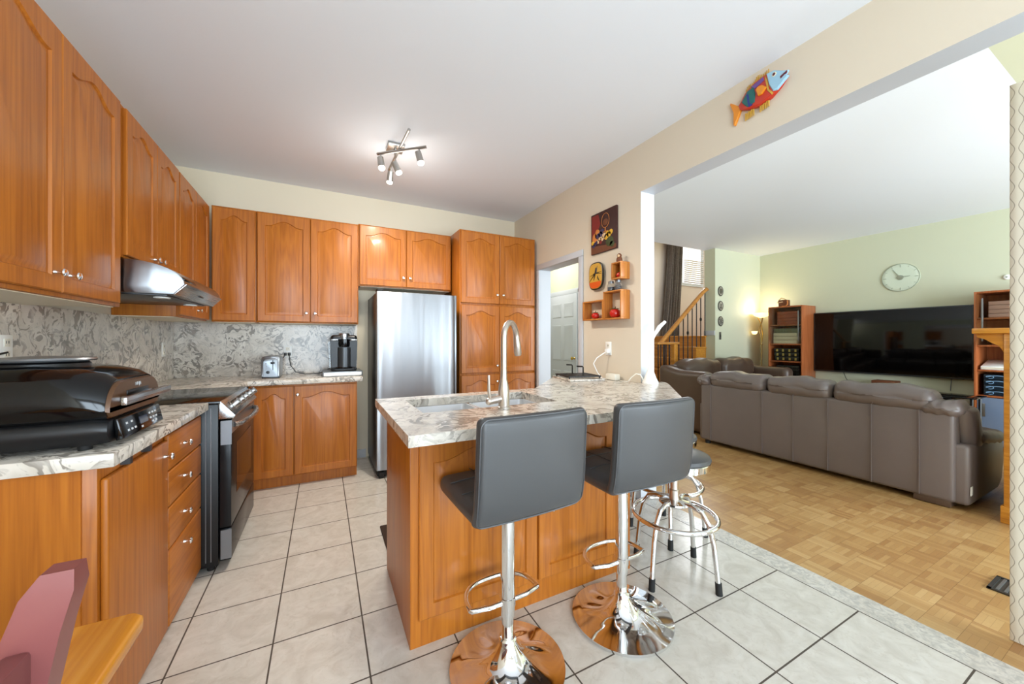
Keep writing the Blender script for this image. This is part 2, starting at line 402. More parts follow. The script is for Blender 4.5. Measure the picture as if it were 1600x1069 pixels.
struct(MB().box(KX0-.15, KX0, -6.6, KY1+.15, 0, CH).build('wall_left', 'beige'))
struct(MB().box(KX0, KX1, KY1, KY1+.15, 0, CH).build('wall_back', 'cream'))
# right kitchen wall: doorway beside the pantry, wide opening to the living room under a beam
mb = MB()
for a, b_, z0, z1 in ((.11, 3.0, 0, CH), (-.648, .11, 2.12, CH), (-1.44, -.648, 0, CH), (-4.7, -1.44, 2.49, CH), (-6.6, -4.7, 0, CH)):
    mb.box(KX1, WX, a, b_, z0, z1)
o = mb.build('wall_right', ['beige', 'white', 'green'])
for p in o.data.polygons:
    p.material_index = 0 if p.normal.x < -.5 else (2 if p.normal.x > .5 else 1)
struct(o)
struct(MB().box(2.8, 2.819, -.71, -.645, 0, 2.12, .006).box(2.8, 2.819, .105, .16, 0, 2.12, .006).box(2.8, 2.819, -.71, .16, 2.12, 2.185, .006).build('trim_1', 'white'))
struct(MB().box(2.806, 2.819, -1.44, -.712, 0, .1, .004).box(2.806, 2.983, -1.452, -1.441, 0, .1, .003).build('baseboard_right', 'white'))
struct(MB().box(4.2, 4.3, .95, 3.0, 0, CH).build('wall_hall', 'green'))
struct(MB().box(WX, 4.2, 2.6, 2.7, 0, CH).build('wall_hall_end', 'white'))
struct(MB().box(4.3, 9.2, 1.7, 1.85, 0, 4.6).build('wall_stair', 'mauve'))
struct(MB().box(9.1, 9.2, .6, 1.7, 0, 4.6).box(5.0, 5.1, .62, 1.7, CH+.12, 4.6).box(5.1, 6.5, .45, .6, CH+.12, 4.6).build('wall_stairwell', 'mauve'))
struct(MB().box(6.52, LX+.15, .4, .6, 0, 4.6).build('wall_living_back', 'green'))
struct(MB().box(LX, LX+.15, -7.0, .4, 0, 5.3).build('wall_television', 'green'))
struct(MB().box(4.76, 6.24, -3.16, -3.01, 0, 1.33).box(WX, LX, -3.16, -3.01, CH, 5.3).build('wall_fireplace', 'green'))  # unseen lower wall cut to half height so daylight reaches the living ceiling
struct(MB().box(WX, LX, -7.0, -6.85, 0, .4).box(WX, LX, -7.0, -6.85, 4.7, 5.3).box(WX, 3.3, -7.0, -6.85, .4, 4.7).box(7.4, LX, -7.0, -6.85, .4, 4.7).build('wall_living_front', 'green'))
mb = MB()
for x in (3.3, 4.62, 5.97, 7.32): mb.box(x, x+.08, -6.95, -6.88, .4, 4.7)
for z in (.4, 2.3, 4.62): mb.box(3.3, 7.4, -6.95, -6.88, z, z+.08)
struct(mb.build('window_2', 'white'))
struct(MB().box(KX0, -.55, -6.6, -6.5, 0, CH).box(2.75, KX1, -6.6, -6.5, 0, CH).box(-.55, 2.75, -6.6, -6.5, 2.6, CH).box(1.4, 1.9, -6.6, -6.5, 0, 2.6).build('wall_rear', 'beige'))  # unseen wall; middle pier added to break up the fridge reflection
mb = MB()
for x in (-.55, .39, 1.32, 1.9, 2.67): mb.box(x, x+.08, -6.58, -6.52, 0, 2.6)
mb.box(-.55, 2.75, -6.58, -6.52, 2.52, 2.6).box(-.55, 2.75, -6.58, -6.52, 0, .06)
struct(mb.build('door_2', 'white'))

# hall door: white six-panel slab
mb = MB().box(4.165, 4.199, 1.17, 1.95, .01, 2.06, .003)
d1 = struct(mb.build('door_1', 'white'))
for (ya, yb) in ((1.26, 1.52), (1.6, 1.86)):
    for (za, zb) in ((.2, .78), (.95, 1.55), (1.68, 1.92)):
        m2 = MB()
        L = lambda i, x: [(x, ya+i, za+i), (x, yb-i, za+i), (x, yb-i, zb-i), (x, ya+i, zb-i)]
        m2.loft([L(0, 4.1645), L(.006, 4.158), L(.02, 4.158), L(.035, 4.1635)], True, False, True)
        m2.build('panel', 'white', d1)
MB().lathe([(.0, 0), (.02, .002), (.012, .012), (.012, .03), (.027, .045), (.027, .06), (.012, .07), (0, .07)], (4.163, 1.225, 1.0), 18, RY(-PI/2)).build('knob', 'gold', d1)
struct(MB().box(4.178, 4.199, 1.09, 1.165, 0, 2.13, .005).box(4.178, 4.199, 1.955, 2.03, 0, 2.13, .005).box(4.178, 4.199, 1.09, 2.03, 2.065, 2.14, .005).build('trim_3', 'white'))
# stair window with its frame and pane
struct(MB().box(7.26, 8.0, 1.66, 1.699, 2.46, 2.52).box(7.26, 8.0, 1.66, 1.699, 3.42, 3.48).box(7.26, 7.32, 1.66, 1.699, 2.52, 3.42).box(7.94, 8.0, 1.66, 1.699, 2.52, 3.42).build('window_1', 'white'))
mdl, nt, b = newmat('bright_daylight_pane'); b.inputs['Emission Color'].default_value = (1, 1, 1, 1); b.inputs['Emission Strength'].default_value = 1.15; M['daypane'] = mdl
struct(MB().box(7.32, 7.94, 1.685, 1.697, 2.52, 3.42).build('window_3', 'daypane'))
struct(MB().box(6.5, 6.519, .4, .6, 1.38, 1.46, .003).build('baseboard_stair', 'white'))
struct(MB().box(KX0+.001, KX0+.012, -2.06, KY1, .945, 1.45).build('trim_4', 'marble'))
struct(MB().box(KX0+.012, .87, KY1-.012, KY1-.001, .945, 1.452).build('trim_5', 'marble'))
struct(MB().box(.86, .96, KY1-.014, KY1-.001, 0, .09, .003).build('baseboard_back', 'white'))

# ================================================================ KITCHEN CABINETS
def door_mesh(w, h, arch=.042, fr=.058, t=.02, raised=True):
    """raised-panel door, local x 0..w, z 0..h, front at y=-t"""
    mb = MB(); e = .004
    mb.loft([[(0, 0, 0), (w, 0, 0), (w, 0, h), (0, 0, h)], [(0, -t+e, 0), (w, -t+e, 0), (w, -t+e, h), (0, -t+e, h)],
             [(e, -t, e), (w-e, -t, e), (w-e, -t, h-e), (e, -t, h-e)]], True, True, False)
    NA = 24
    def inner(i, y):
        x0, x1, z0, zt = fr+i, w-fr-i, fr+i, h-fr-i
        pts = [(x0, y, z0), (x1, y, z0)]
        for k in range(NA+1):
            u = 1-2*k/NA; a = min(abs(u)/.86, 1); s_ = (1-math.cos(PI*a))/2
            pts.append(((x0+x1)/2+u*(x1-x0)/2, y, zt-arch*s_))
        return pts
    outer = [(e, -t, e), (w-e, -t, e)]+[((w/2)+(1-2*k/NA)*(w/2-e), -t, h-e) for k in range(NA+1)]
    loops = [outer, inner(0, -t), inner(.005, -t+.008), inner(.012, -t+.008), inner(.032, -t+.001)]
    mb.loft(loops, True, False, True)
    return mb
KNOB = [(0, 0), (.008, 0), (.0065, .006), (.005, .012), (.006, .017), (.013, .021), (.0145, .026), (.012, .03), (.005, .032), (0, .032)]
knob_me = None
def knob(parent, x, y, z, rot=RX(PI/2)):
    mb = MB().lathe(KNOB, (x, y, z), 16, rot)
    return mb.build('knob', 'chrome', parent)
def cabinet(label, loc, rot, W, D, H, doors, knobs=True, wood_='oak', toe=0, toe_in=.06, cat='cabinet', z_body=0, mat_side=None, name='kitchen_cabinet', under=False):
    """local frame: x along the front, y into the wall, z up from the base; doors: (x0,x1,z0,z1,arch,knob(x,z) or None)"""
    r = thing(name, label, cat, loc, rot, local=True)
    mb = MB()
    if toe: mb.box(0, W, 0, D, toe, H, .002); mb.box(.0, W, toe_in, D, 0, toe+.002)
    else: mb.box(0, W, 0, D, 0, H, .002)
    mb.build('carcass', wood_, r)
    if under: MB().box(.016, W-.016, .018, D-.002, -.004, -.0005).build('underside', 'melamine', r)
    for dd in doors:
        x0, x1, z0, z1, a, kn = dd
        d = door_mesh(x1-x0, z1-z0, a) if a is not None else MB().box(0, x1-x0, -.02, 0, 0, z1-z0, .006, seg=3)
        nm = 'door' if a is not None else 'drawer'
        o = d.build(nm, wood_ if a is not None else ('oak_x'), r); o.location = (x0, -.0005, z0)
        if kn:
            k = knob(o, kn[0]-x0, -.0195, kn[1]-z0)
    return r
G = .0025
# left uppers (faces at x=-.33), facing +x : local x -> world y
cabinet('tall oak wall cabinet with two arched doors above the indoor grill', (-.35, -2.10, 1.45), PI/2, .993, .318, 1.005,
        [(.012, .50-G, .015, .99, .05, (.455, .085)), (.50+G, .945, .015, .99, .05, (.545, .085))], under=True)
cabinet('short oak wall cabinet mounted directly above the range hood', (-.35, -1.10, 1.70), PI/2, .762, .318, .755,
        [(.012, .385-G, .012, .742, .045, (.345, .055)), (.385+G, .752, .012, .742, .045, (.425, .055))], under=True)
cabinet('oak wall cabinet with two narrow doors between the range hood and the corner', (-.35, -.333, 1.45), PI/2, .735, .318, 1.005,
        [(.008, .36-G, .012, .99, .045, None), (.36+G, .728, .012, .99, .045, (.405, .07))], under=True)
# back uppers (faces at y=.42)
cabinet('oak corner wall cabinet with a single arched door', (-.325, .44, 1.452), 0, .323, .318, 1.015, [(.008, .316, .012, 1.0, .045, None)], under=True)
cabinet('oak wall cabinet with two tall arched doors above the coffee maker', (.0, .44, 1.452), 0, .857, .318, 1.015,
        [(.008, .430-G, .012, 1.0, .05, (.395, .095)), (.430+G, .85, .012, 1.0, .05, (.468, .095))], under=True)
cabinet('short wide oak cabinet over the refrigerator', (.859, .44, 1.845), 0, .975, .318, .632,
        [(.01, .475-G, .012, .62, .042, (.44, .11)), (.475+G, .965, .012, .62, .042, (.51, .11))], under=True)
cabinet('tall oak pantry cabinet with six arched doors beside the doorway', (1.851, .19, 0), 0, .945, .568, 2.495,
        [(.012, .472-G, 1.70, 2.475, .05, (.435, 1.80)), (.472+G, .935, 1.70, 2.475, .05, (.51, 1.80)),
         (.012, .472-G, .93, 1.675, .05, (.435, 1.005)), (.472+G, .935, .93, 1.675, .05, (.51, 1.005)),
         (.012, .472-G, .12, .905, .05, (.435, .83)), (.472+G, .935, .12, .905, .05, (.51, .83))], toe=.1, name='pantry_cabinet')
# back base (face y=.15)
cabinet('oak base cabinet under the toaster and coffee maker', (-.02, .17, 0), 0, .845, .588, .900,
        [(.035, .325, .105, .885, .045, None), (.335, .838, .105, .885, .045, (.36, .81))], toe=.095, toe_in=.045)
# left base run (face x=-.05)
r = cabinet('oak base cabinet with a plain end panel and four drawers under the indoor grill', (-.07, -2.03, 0), PI/2, .985, .598, .900,
        [(.515, .978, .725, .878, None, (.70, .80)), (.515, .978, .568, .718, None, (.70, .645)),
         (.515, .978, .385, .561, None, (.70, .475)), (.515, .978, .05, .378, None, (.70, .33))], toe=.03, toe_in=.02)
o = MB().box(0, .495, -.02, 0, .05, .86, .008, seg=3).build('door', 'oak', r); knob(o, .45, -.0195, .80)
o.location = (.01, -.0005, 0)
MB().box(-.008, -.0005, .032, .598, .0, .899).build('end_panel', 'oak', r)
for x in (.14, .30): MB().box(x, x+.018, -.026, -.0005, .865, .895).build('bracket', 'dark_metal', r)
cabinet('oak corner base filler between the range and the back run', (-.07, -.262, 0), PI/2, .43, .598, .900, [], toe=.095, toe_in=.045)

# worktops
o = MB().prism([(-.655, -2.06), (-.022, -2.06), (-.022, -1.035), (-.655, -1.035)], 'z', .902, .945, .004).build('worktop', 'marble', None, (-.35, -1.5, .902))
tag(o, 'grey flecked worktop carrying the indoor grill', 'countertop')
o = MB().prism([(-.655, -.265), (-.022, -.265), (-.022, .125), (.872, .125), (.872, .745), (-.655, .745)], 'z', .902, .945, .004).build('worktop', 'marble', None, (.2, .4, .902))
tag(o, 'grey flecked corner worktop under the toaster and coffee maker', 'countertop')

# ---------------------------------------------------------------- range
r = thing('electric_range', 'black and stainless slide-in electric range', 'stove', (-.3, -.65, 0))
Y0, Y1 = -1.03, -.27
mb = MB().box(-.65, .02, Y0, Y1, .03, .93, .004)
for y in (Y0-.0015,):
    for x in (-.035, -.012): mb.box(x-.0018, x+.0018, y-.002, y+.002, .06, .91, mi=1)
mb.build('body', ['black', 'grey_metal'], r)
for x in (-.6, -.02):
    for y in (Y0+.04, Y1-.04): MB().cyl((x, y, 0), (x, y, .032), .018).build('foot', 'rubber', r)
MB().box(-.655, .028, Y0, Y1, .931, .947, .004).build('cooktop', 'black_gloss', r)
MB().prism([(.02, .945), (.03, .945), (.098, .862), (.088, .845), (.02, .845)], 'y', Y0+.002, Y1-.002, .003).build('control_panel', 'steel_y', r)
rt = RY(math.radians(51))
for i in range(5):
    y = Y0+.1+i*.14
    MB().lathe([(0, 0), (.031, 0), (.031, .008), (.026, .010), (.025, .042), (.022, .046), (0, .046)], (.064, y, .904), 24, rt).build('knob', 'steel_y', r)
d = MB().box(.024, .078, Y0+.004, Y1-.004, .235, .838, .006).build('oven_door', ['oven_glass'], r)
MB().box(.0785, .0795, Y0+.14, Y1-.14, .38, .68).build('window', 'screen', d)
MB().box(.03, .0795, Y0+.001, Y0+.0035, .70, .835).box(.0785, .0805, Y0+.004, Y1-.004, .76, .838).build('trim_strip', 'grey_metal', d)
MB().tube([(.08, Y0+.06, .80), (.105, Y0+.10, .80), (.125, Y0+.22, .80), (.130, (Y0+Y1)/2, .80), (.125, Y1-.22, .80), (.105, Y1-.10, .80), (.08, Y1-.06, .80)], .015, 12).build('handle', 'steel_y', d)
dr = MB().box(.024, .078, Y0+.004, Y1-.004, .05, .228, .005).build('storage_drawer', 'oven_glass', r)
MB().box(.03, .079, Y0+.001, Y0+.0035, .06, .222).build('trim_strip', 'grey_metal', dr)

# ---------------------------------------------------------------- range hood
r = thing('range_hood', 'stainless under-cabinet range hood with a curved canopy', 'range hood', (-.4, -.71, 1.53))
top = [(-.655, 1.695)]+[(-.34+.23*math.sin(a), 1.695-.115*(1-math.cos(a))/1) for a in [i*PI/2/10 for i in range(11)]]
prof = top+[(-.155, 1.527), (-.655, 1.527)]
MB().prism(prof, 'y', -1.085, -.335, .003).build('canopy', 'steel', r)
MB().prism([(-.106, 1.584), (-.1, 1.581), (-.151, 1.5245), (-.157, 1.5245)], 'y', -1.087, -.333, .001).build('control_strip', 'steel_y', r)
nrm = Vector((.72, 0, -.66))
MB(T(-.126, -.74, 1.553) @ RY(math.radians(-41))).box(-.004, .004, -.04, .04, -.01, .01, .003).build('switch', 'black', r)
MB(T(-.128, -.98, 1.616) @ RY(math.radians(38))).box(-.02, .02, -.10, .10, -.012, .006, .004).build('display', 'black_gloss', r)
MB().box(-.62, -.19, -1.05, -.37, 1.521, 1.527, .002).build('filter', 'dark_metal', r)
for y in (-.95, -.47): MB().cyl((-.24, y, 1.515), (-.24, y, 1.523), .035, n=20).build('lamp', 'plastic_white', r)

# ---------------------------------------------------------------- refrigerator
r = thing('refrigerator', 'tall stainless steel refrigerator with dark grey sides', 'refrigerator', (1.36, .35, 0))
MB().box(.977, 1.752, .07, .72, .05, 1.735, .006).build('body', 'dark_metal', r)
MB().box(.985, 1.745, .02, .70, .02, .06, .004).box(1.0, 1.05, -.005, .05, 0, .06, .01).box(1.68, 1.73, -.005, .05, 0, .06, .01).build('base_grille', 'rubber', r)
def fdoor(z0, z1):
    mb = MB(); n = 14; A = []
    for k in range(n+1):
        u = k/n; A.append((.979+u*.745, -.005-.018*(1-(2*u-1)**2)))
    mb.prism(A+[(1.724, .068), (.979, .068)], 'z', z0, z1, .004, seg=3)
    return mb
d = fdoor(.68, 1.745).build('door', 'steel', r)
MB().box(1.727, 1.75, -.012, .066, .68, 1.745, .006).build('handle', 'grey_metal', d)
MB().box(.985, 1.04, .0, .12, 1.746, 1.772, .006).build('hinge_cap', 'rubber', r)
d = fdoor(.075, .672).build('freezer_door', 'steel', r)
MB().box(1.727, 1.75, -.012, .066, .075, .672, .006).build('handle', 'grey_metal', d)

# ================================================================ ISLAND
r = thing('island_cabinet', 'oak kitchen island base with raised panels behind the bar stools', 'cabinet', (.863, -2.05, 0), local=True)
MB().box(0, 1.212, 0, .62, 0, .72).box(0, .075, 0, .62, .72, .90).box(.87, 1.212, 0, .62, .72, .90).box(.075, .87, 0, .155, .72, .90).box(.075, .87, .60, .62, .72, .90).build('carcass', 'oak', r)
MB().box(-.004, 0, .0, .62, .0, .895, .001).build('side_panel', 'oak', r)
for x0, x1 in ((.030, .602), (.612, 1.098)):
    o = door_mesh(x1-x0, .765, .05, .06, .016).build('panel', 'oak', r); o.location = (x0, -.0005, .115)
MB().box(1.15, 1.214, -.012, 0, 0, .895, .003).build('end_post', 'oak', r)
MB().box(0, 1.212, .62, .64, .1, .89).build('rear_panel', 'oak', r)
# countertop round the sink opening
SX0, SX1, SY0, SY1 = .955, 1.715, -1.875, -1.455
r = thing('island_worktop', 'grey flecked island worktop with the sink, running to the wall', 'countertop', (1.7, -1.8, .902))
mb = MB()
cx0, cx1, cy0, cy1 = .808, 1.89, -2.268, -1.335
mb.box(cx0, SX0, cy0, cy1, .902, .945).box(SX1, cx1, cy0, cy1, .902, .945).box(SX0, SX1, cy0, SY0, .902, .945).box(SX0, SX1, SY1, cy1, .902, .945)
mb.prism([(1.89, -2.268), (2.29, -2.255), (2.36, -2.20), (2.95, -1.60), (3.035, -1.495), (3.03, -1.455), (2.80, -1.455), (2.80, -.735), (2.44, -.735), (1.95, -1.27), (1.89, -1.335)], 'z', .902, .945)
mb.build('slab', 'marble', r)
r = thing('kitchen_sink', 'undermounted stainless double-bowl sink in the island worktop', 'sink', (1.33, -1.66, .76))
def bowl(x0, x1):
    y0, y1 = SY0+.012, SY1-.012; mb = MB()
    def L(i, z, rad):
        a, b2, c, d = x0+i, x1-i, y0+i, y1-i; p = []
        for (cx, cy, s) in ((b2-rad, c+rad, -PI/2), (b2-rad, d-rad, 0), (a+rad, d-rad, PI/2), (a+rad, c+rad, PI)):
            for k in range(5): p.append((cx+rad*math.cos(s+k*PI/8), cy+rad*math.sin(s+k*PI/8), z))
        return p
    mb.loft([L(-.012, .901, .03), L(0, .901, .03), L(.004, .80, .03), L(.012, .765, .03), L(.04, .752, .03)], True, False, True)
    return mb.build('bowl', 'sink', r)
for a, b2 in ((SX0+.012, 1.312), (1.342, SX1-.012)):
    o = bowl(a, b2); MB().lathe([(0, .753), (.04, .753), (.042, .756), (.03, .757), (.0, .754)], ((a+b2)/2, -1.66, 0), 20).build('drain', 'chrome', o)
MB().box(1.312, 1.342, SY0+.005, SY1-.005, .86, .895, .006).build('divider', 'sink', r)
# faucet
r = thing('kitchen_faucet', 'brushed nickel gooseneck faucet with side lever behind the sink', 'faucet', (1.352, -1.925, .945))
bx, by = 1.352, -1.925
MB().lathe([(0, .945), (.033, .945), (.033, .952), (.029, .955), (.028, 1.03), (.024, 1.06), (.017, 1.09), (.0155, 1.14)], (bx, by, 0), 24).build('base', 'nickel', r)
dx, dy = .766, .643; pts = [(bx, by, 1.12), (bx, by, 1.2), (bx, by, 1.295)]
for i in range(1, 15):
    a = PI-i*PI/14*.96; c = .085; pts.append((bx+dx*(c+c*math.cos(a)), by+dy*(c+c*math.cos(a)), 1.295+c*math.sin(a)))
nk = MB().tube(pts, .0155, 14).build('gooseneck', 'nickel', r)
e = Vector(pts[-1]); dn = (e-Vector(pts[-2])).normalized()
MB().tube([e-dn*.005, e+dn*.03, e+dn*.09, e+dn*.105], [.0155, .0185, .021, .018], 18).build('spray_head', 'nickel', r)
lv = MB().cyl((bx, by, .995), (bx-.085, by-.01, .985), .019, .018).sphere((bx-.085, by-.01, .985), .019, 14).build('valve', 'nickel', r)
MB().tube([(bx-.08, by-.01, .99), (bx-.088, by-.012, 1.04), (bx-.09, by-.015, 1.115)], [.0085, .008, .0065], 10).build('lever', 'nickel', lv)

tag(MB().box(.885, 1.75, -1.40, -.938, .0, .014, .006).build('floor_mat', 'mat_brown', None, (1.3, -1.2, 0)), 'dark brown mat on the tiles behind the island', 'mat')

# ================================================================ BAR STOOLS
def bar_stool(label, loc, rot):
    r = thing('bar_stool', label, 'stool', (0, 0, 0), group='grey padded bar stools at the island', local=True)
    # swirled trumpet base
    mb = MB(); R, nr, na = .226, 26, 96; loops = []
    for i in range(nr+1):
        q = i/nr; rr = .028+(R-.028)*q
        z = .012+.085*math.exp(-q*5.2)+.016*(1-q)
        lp = []
        for k in range(na):
            a = 2*PI*k/na
            amp = .017*math.sin(PI*min(1, q*1.25))*q**.5 if q < .97 else 0
            wv = max(0, math.sin(a*7+q*3.2))**1.5*amp
            lp.append((rr*math.cos(a), rr*math.sin(a), z+wv*(.5+.5*math.cos(a-1.0))))
        loops.append(lp)
    mb.loft(loops, True, False, False)
    rim = [(R*math.cos(2*PI*k/na), R*math.sin(2*PI*k/na), 0) for k in range(na)]
    mb.loft([loops[-1], rim], True, False, True)
    mb.lathe([(.036, .10), (.036, .118), (.03, .124), (.0, .124)], (0, 0, 0), 28)
    mb.build('base', 'chrome', r)
    MB().cyl((0, 0, .11), (0, 0, .23), .0235, n=28).build('gas_piston', 'chrome', r)
    MB().lathe([(.0235, .205), (.0285, .207), (.0285, .60), (.034, .605), (.034, .64), (0, .64)], (0, 0, 0), 28).build('column', 'chrome', r)
    # D-shaped footrest in front of the seat
    p = [(-.026, -.004, .262), (-.08, -.004, .262)]
    for i in range(33):
        a = PI*1.06-i*PI*1.12/32; e_ = 2/2.6; c, s_ = math.cos(a), math.sin(a)
        p.append((math.copysign(abs(c)**e_, c)*.15, .018+math.copysign(abs(s_)**e_, s_)*(.142 if s_ > 0 else .022), .262))
    p += [(.08, -.004, .262), (.026, -.004, .262)]
    MB().tube(p, .0095, 12).lathe([(.0287, .245), (.0315, .247), (.0315, .279), (.0287, .281)], (0, 0, 0), 24).build('footrest', 'chrome', r)
    MB().box(-.13, .13, -.13, .13, .64, .652, .004).tube([(0, .03, .645), (.10, -.06, .632), (.155, -.10, .622)], .006, 8).build('seat_plate', 'chrome', r)
    # seat with cross stitching; its back edge curls up into the backrest
    se = MB().rbox((0, .025, .688), (.208, .196, .036), .03, (.004, .004, .012), 12).build('seat', 'stool_leather', r)
    for x in (-.07, .07): MB().tube([(x, -.14+.36*i/10, .7265+.0095*(1-(2*i/10-1)**2)) for i in range(11)], .0022, 6).build('seam', 'stool_leather', se)
    for y in (-.02, .1): MB().tube([(-.2+.4*i/10, y, .7265+.0085*(1-(2*i/10-1)**2)) for i in range(11)], .0022, 6).build('seam', 'stool_leather', se)
    def lean(v):
        q = (v.z-.66)/.36
        v.y += -.022*q+.03*math.exp(-max(q, 0)*9)+.012*(v.x/.22)**2
        v.x *= 1-.012*q
        return v
    bk = MB().rbox((0, -.19, .852), (.2215, .024, .186), .023, (0, .006, 0), 14, fn=lean).build('backrest', 'stool_leather', r)
    loop = []
    hw, hz, cr = .2165, .181, .03
    for (cx, cz, s) in ((hw-cr, -hz+cr, -PI/2), (hw-cr, hz-cr, 0), (-hw+cr, hz-cr, PI/2), (-hw+cr, -hz+cr, PI)):
        for k in range(6): loop.append((cx+cr*math.cos(s+k*PI/10), -.2085, .852+cz+cr*math.sin(s+k*PI/10)))
    dense = []
    for i in range(len(loop)):
        a, b2 = Vector(loop[i]), Vector(loop[(i+1) % len(loop)]); m_ = max(1, int((b2-a).length/.03))
        for j in range(m_): dense.append(lean(a.lerp(b2, j/m_)))
    MB().tube(dense, .003, 6, closed=True).build('piping', 'stool_leather', bk)
    r.location = loc; r.rotation_euler = (0, 0, rot); return r
s1 = bar_stool('grey leather bar stool with chrome swirl base, in front of the island sink', (1.185, -2.302, 0), math.radians(2))
dup(s1, (1.775, -2.31, 0), math.radians(-1), 'grey leather bar stool with chrome swirl base, beside the round backless stools')

def round_stool(label, loc, rot):
    r = thing('round_stool', label, 'stool', (0, 0, 0), group='round chrome backless stools', local=True)
    R = .215
    MB().tube([(R*math.cos(2*PI*k/48), R*math.sin(2*PI*k/48), .325) for k in range(48)], .0125, 12, closed=True).build('foot_ring', 'chrome', r)
    for k in range(4):
        a = k*PI/2; c, s = math.cos(a), math.sin(a)
        pr = [(.06, .395), (.10, .40), (.15, .385), (.185, .33), (.208, .24), (.222, .12), (.232, .03)]
        o = MB().tube([(x*c, x*s, z) for x, z in pr], .0125, 12).build('leg', 'chrome', r)
        MB().cyl((.229*c, .229*s, .06), (.2335*c, .2335*s, 0), .0155, .0165, 16).build('foot_cap', 'rubber', o)
    MB().lathe([(0, .385), (.075, .385), (.08, .392), (.075, .40), (.045, .408), (.03, .412), (0, .412)], (0, 0, 0), 28).build('hub', 'chrome', r)
    MB().lathe([(.026, .41), (.026, .46), (.021, .465), (.0205, .60), (0, .60)], (0, 0, 0), 24).build('column', 'nickel', r)
    MB().lathe([(0, .595), (.17, .597), (.18, .602), (.181, .632), (.178, .636), (0, .636)], (0, 0, 0), 40).build('seat_band', 'chrome', r)
    MB().lathe([(0, .632), (.178, .634), (.184, .645), (.178, .66), (.15, .672), (.08, .679), (0, .681)], (0, 0, 0), 40).build('seat', 'stool_leather', r)
    r.location = loc; r.rotation_euler = (0, 0, rot); return r
s2 = round_stool('round backless chrome stool next to the island end panel', (2.268, -2.20, 0), math.radians(12))
dup(s2, (2.60, -1.875, 0), math.radians(45), 'round backless chrome stool farther back, tucked under the end of the worktop')

# ================================================================ THINGS ON THE WORKTOPS
# indoor grill (front faces +x)
r = thing('indoor_grill', 'large black domed indoor grill with a steel handle on the left worktop', 'grill', (-.33, -1.80, .945))
gy0, gy1 = -2.02, -1.60; gc = (gy0+gy1)/2
bs = MB()
def sect(x, w, zt, z0, rt=.08):
    y0, y1 = gc-w/2, gc+w/2; p = [(x, y0+.02, z0), (x, y1-.02, z0), (x, y1, z0+.03)]
    for k in range(9): a = k*PI/16; p.append((x, y1-rt+rt*math.cos(a), zt-rt+rt*math.sin(a)))
    for k in range(9): a = PI/2+k*PI/16; p.append((x, y0+rt+rt*math.cos(a), zt-rt+rt*math.sin(a)))
    p.append((x, y0, z0+.03)); return p
W = gy1-gy0
bs.loft([sect(-.60, W*.9, 1.02, .965, .03), sect(-.585, W, 1.035, .962, .03), sect(-.09, W, 1.04, .962, .03), sect(-.055, W*.97, 1.035, .966, .03)])
b0 = bs.build('base', 'black', r)
lid = MB()
lid.loft([sect(-.60, W*.85, 1.12, 1.036, .07), sect(-.58, W*.95, 1.17, 1.036, .09), sect(-.50, W, 1.198, 1.036, .1), sect(-.25, W, 1.205, 1.036, .1), sect(-.15, W, 1.195, 1.036, .1), sect(-.09, W*.985, 1.178, 1.036, .1), sect(-.062, W*.95, 1.158, 1.036, .095)])
lid = lid.build('lid', 'black_gloss', r)
M['bronze'] = mat('bronze_brown_plastic', '#5B3E27', .3, .2)
MB().loft([sect(-.064, W*.94, 1.153, 1.043, .09), sect(-.052, W*.925, 1.149, 1.044, .09)]).build('front_panel', 'bronze', lid)
for z in (1.075, 1.108): MB().box(-.053, -.0495, gc-.085, gc+.085, z-.009, z+.009, .003).build('vent_slot', 'black', lid)
h = MB().box(-.028, -.012, gc-.195, gc+.185, 1.079, 1.105, .004).box(-.055, -.02, gc-.13, gc-.105, 1.082, 1.10, .003).box(-.055, -.02, gc+.12, gc+.145, 1.082, 1.10, .003).build('handle', 'steel_y', lid)
MB().prism([(-.056, 1.034), (-.044, 1.034), (-.030, .968), (-.05, .963)], 'y', gc-.165, gc+.165, .004).build('control_panel', 'black_gloss', b0)
M['icon'] = mat('pale_icon_print', '#C9CCD0', .5); M['lcd'] = mat('dark_display', '#15203A', .1)
px_ = T(-.0372, gc, 1.0) @ RY(math.radians(-12))
MB(px_).box(-.001, .0012, -.03, .035, -.010, .016).build('display', 'lcd', b0)
for (y, z) in ((-.12, .012), (-.085, .012), (-.12, -.012), (-.095, -.012), (-.07, -.012), (-.02, -.02), (.06, .015), (.085, .015), (.11, .015), (.06, -.003), (.085, -.003), (.11, -.003), (.072, -.018), (.1, -.018)):
    MB(px_).box(-.001, .0016, y-.006, y+.006, z-.0035, z+.0035, .0005).build('button', 'icon', b0)
MB().lathe([(0, 1.185), (.112, 1.185), (.108, 1.21), (.10, 1.216), (0, 1.216)], (-.285, gc, 0), 36).build('collar', 'black', lid)
MB().lathe([(0, 1.217), (.12, 1.217), (.124, 1.222), (.12, 1.228), (.03, 1.234), (0, 1.234)], (-.285, gc, 0), 36).build('vent_cap', 'grey_metal', lid)
for x in (-.54, -.12):
    for y in (gy0+.05, gy1-.05): MB().cyl((x, y, .9455), (x, y, .968), .016).build('foot', 'rubber', b0)
for k in range(4): MB().box(-.37, -.33, gy0-.0015, gy0+.004, .975+k*.011, .981+k*.011).build('side_vent', 'rubber', b0)
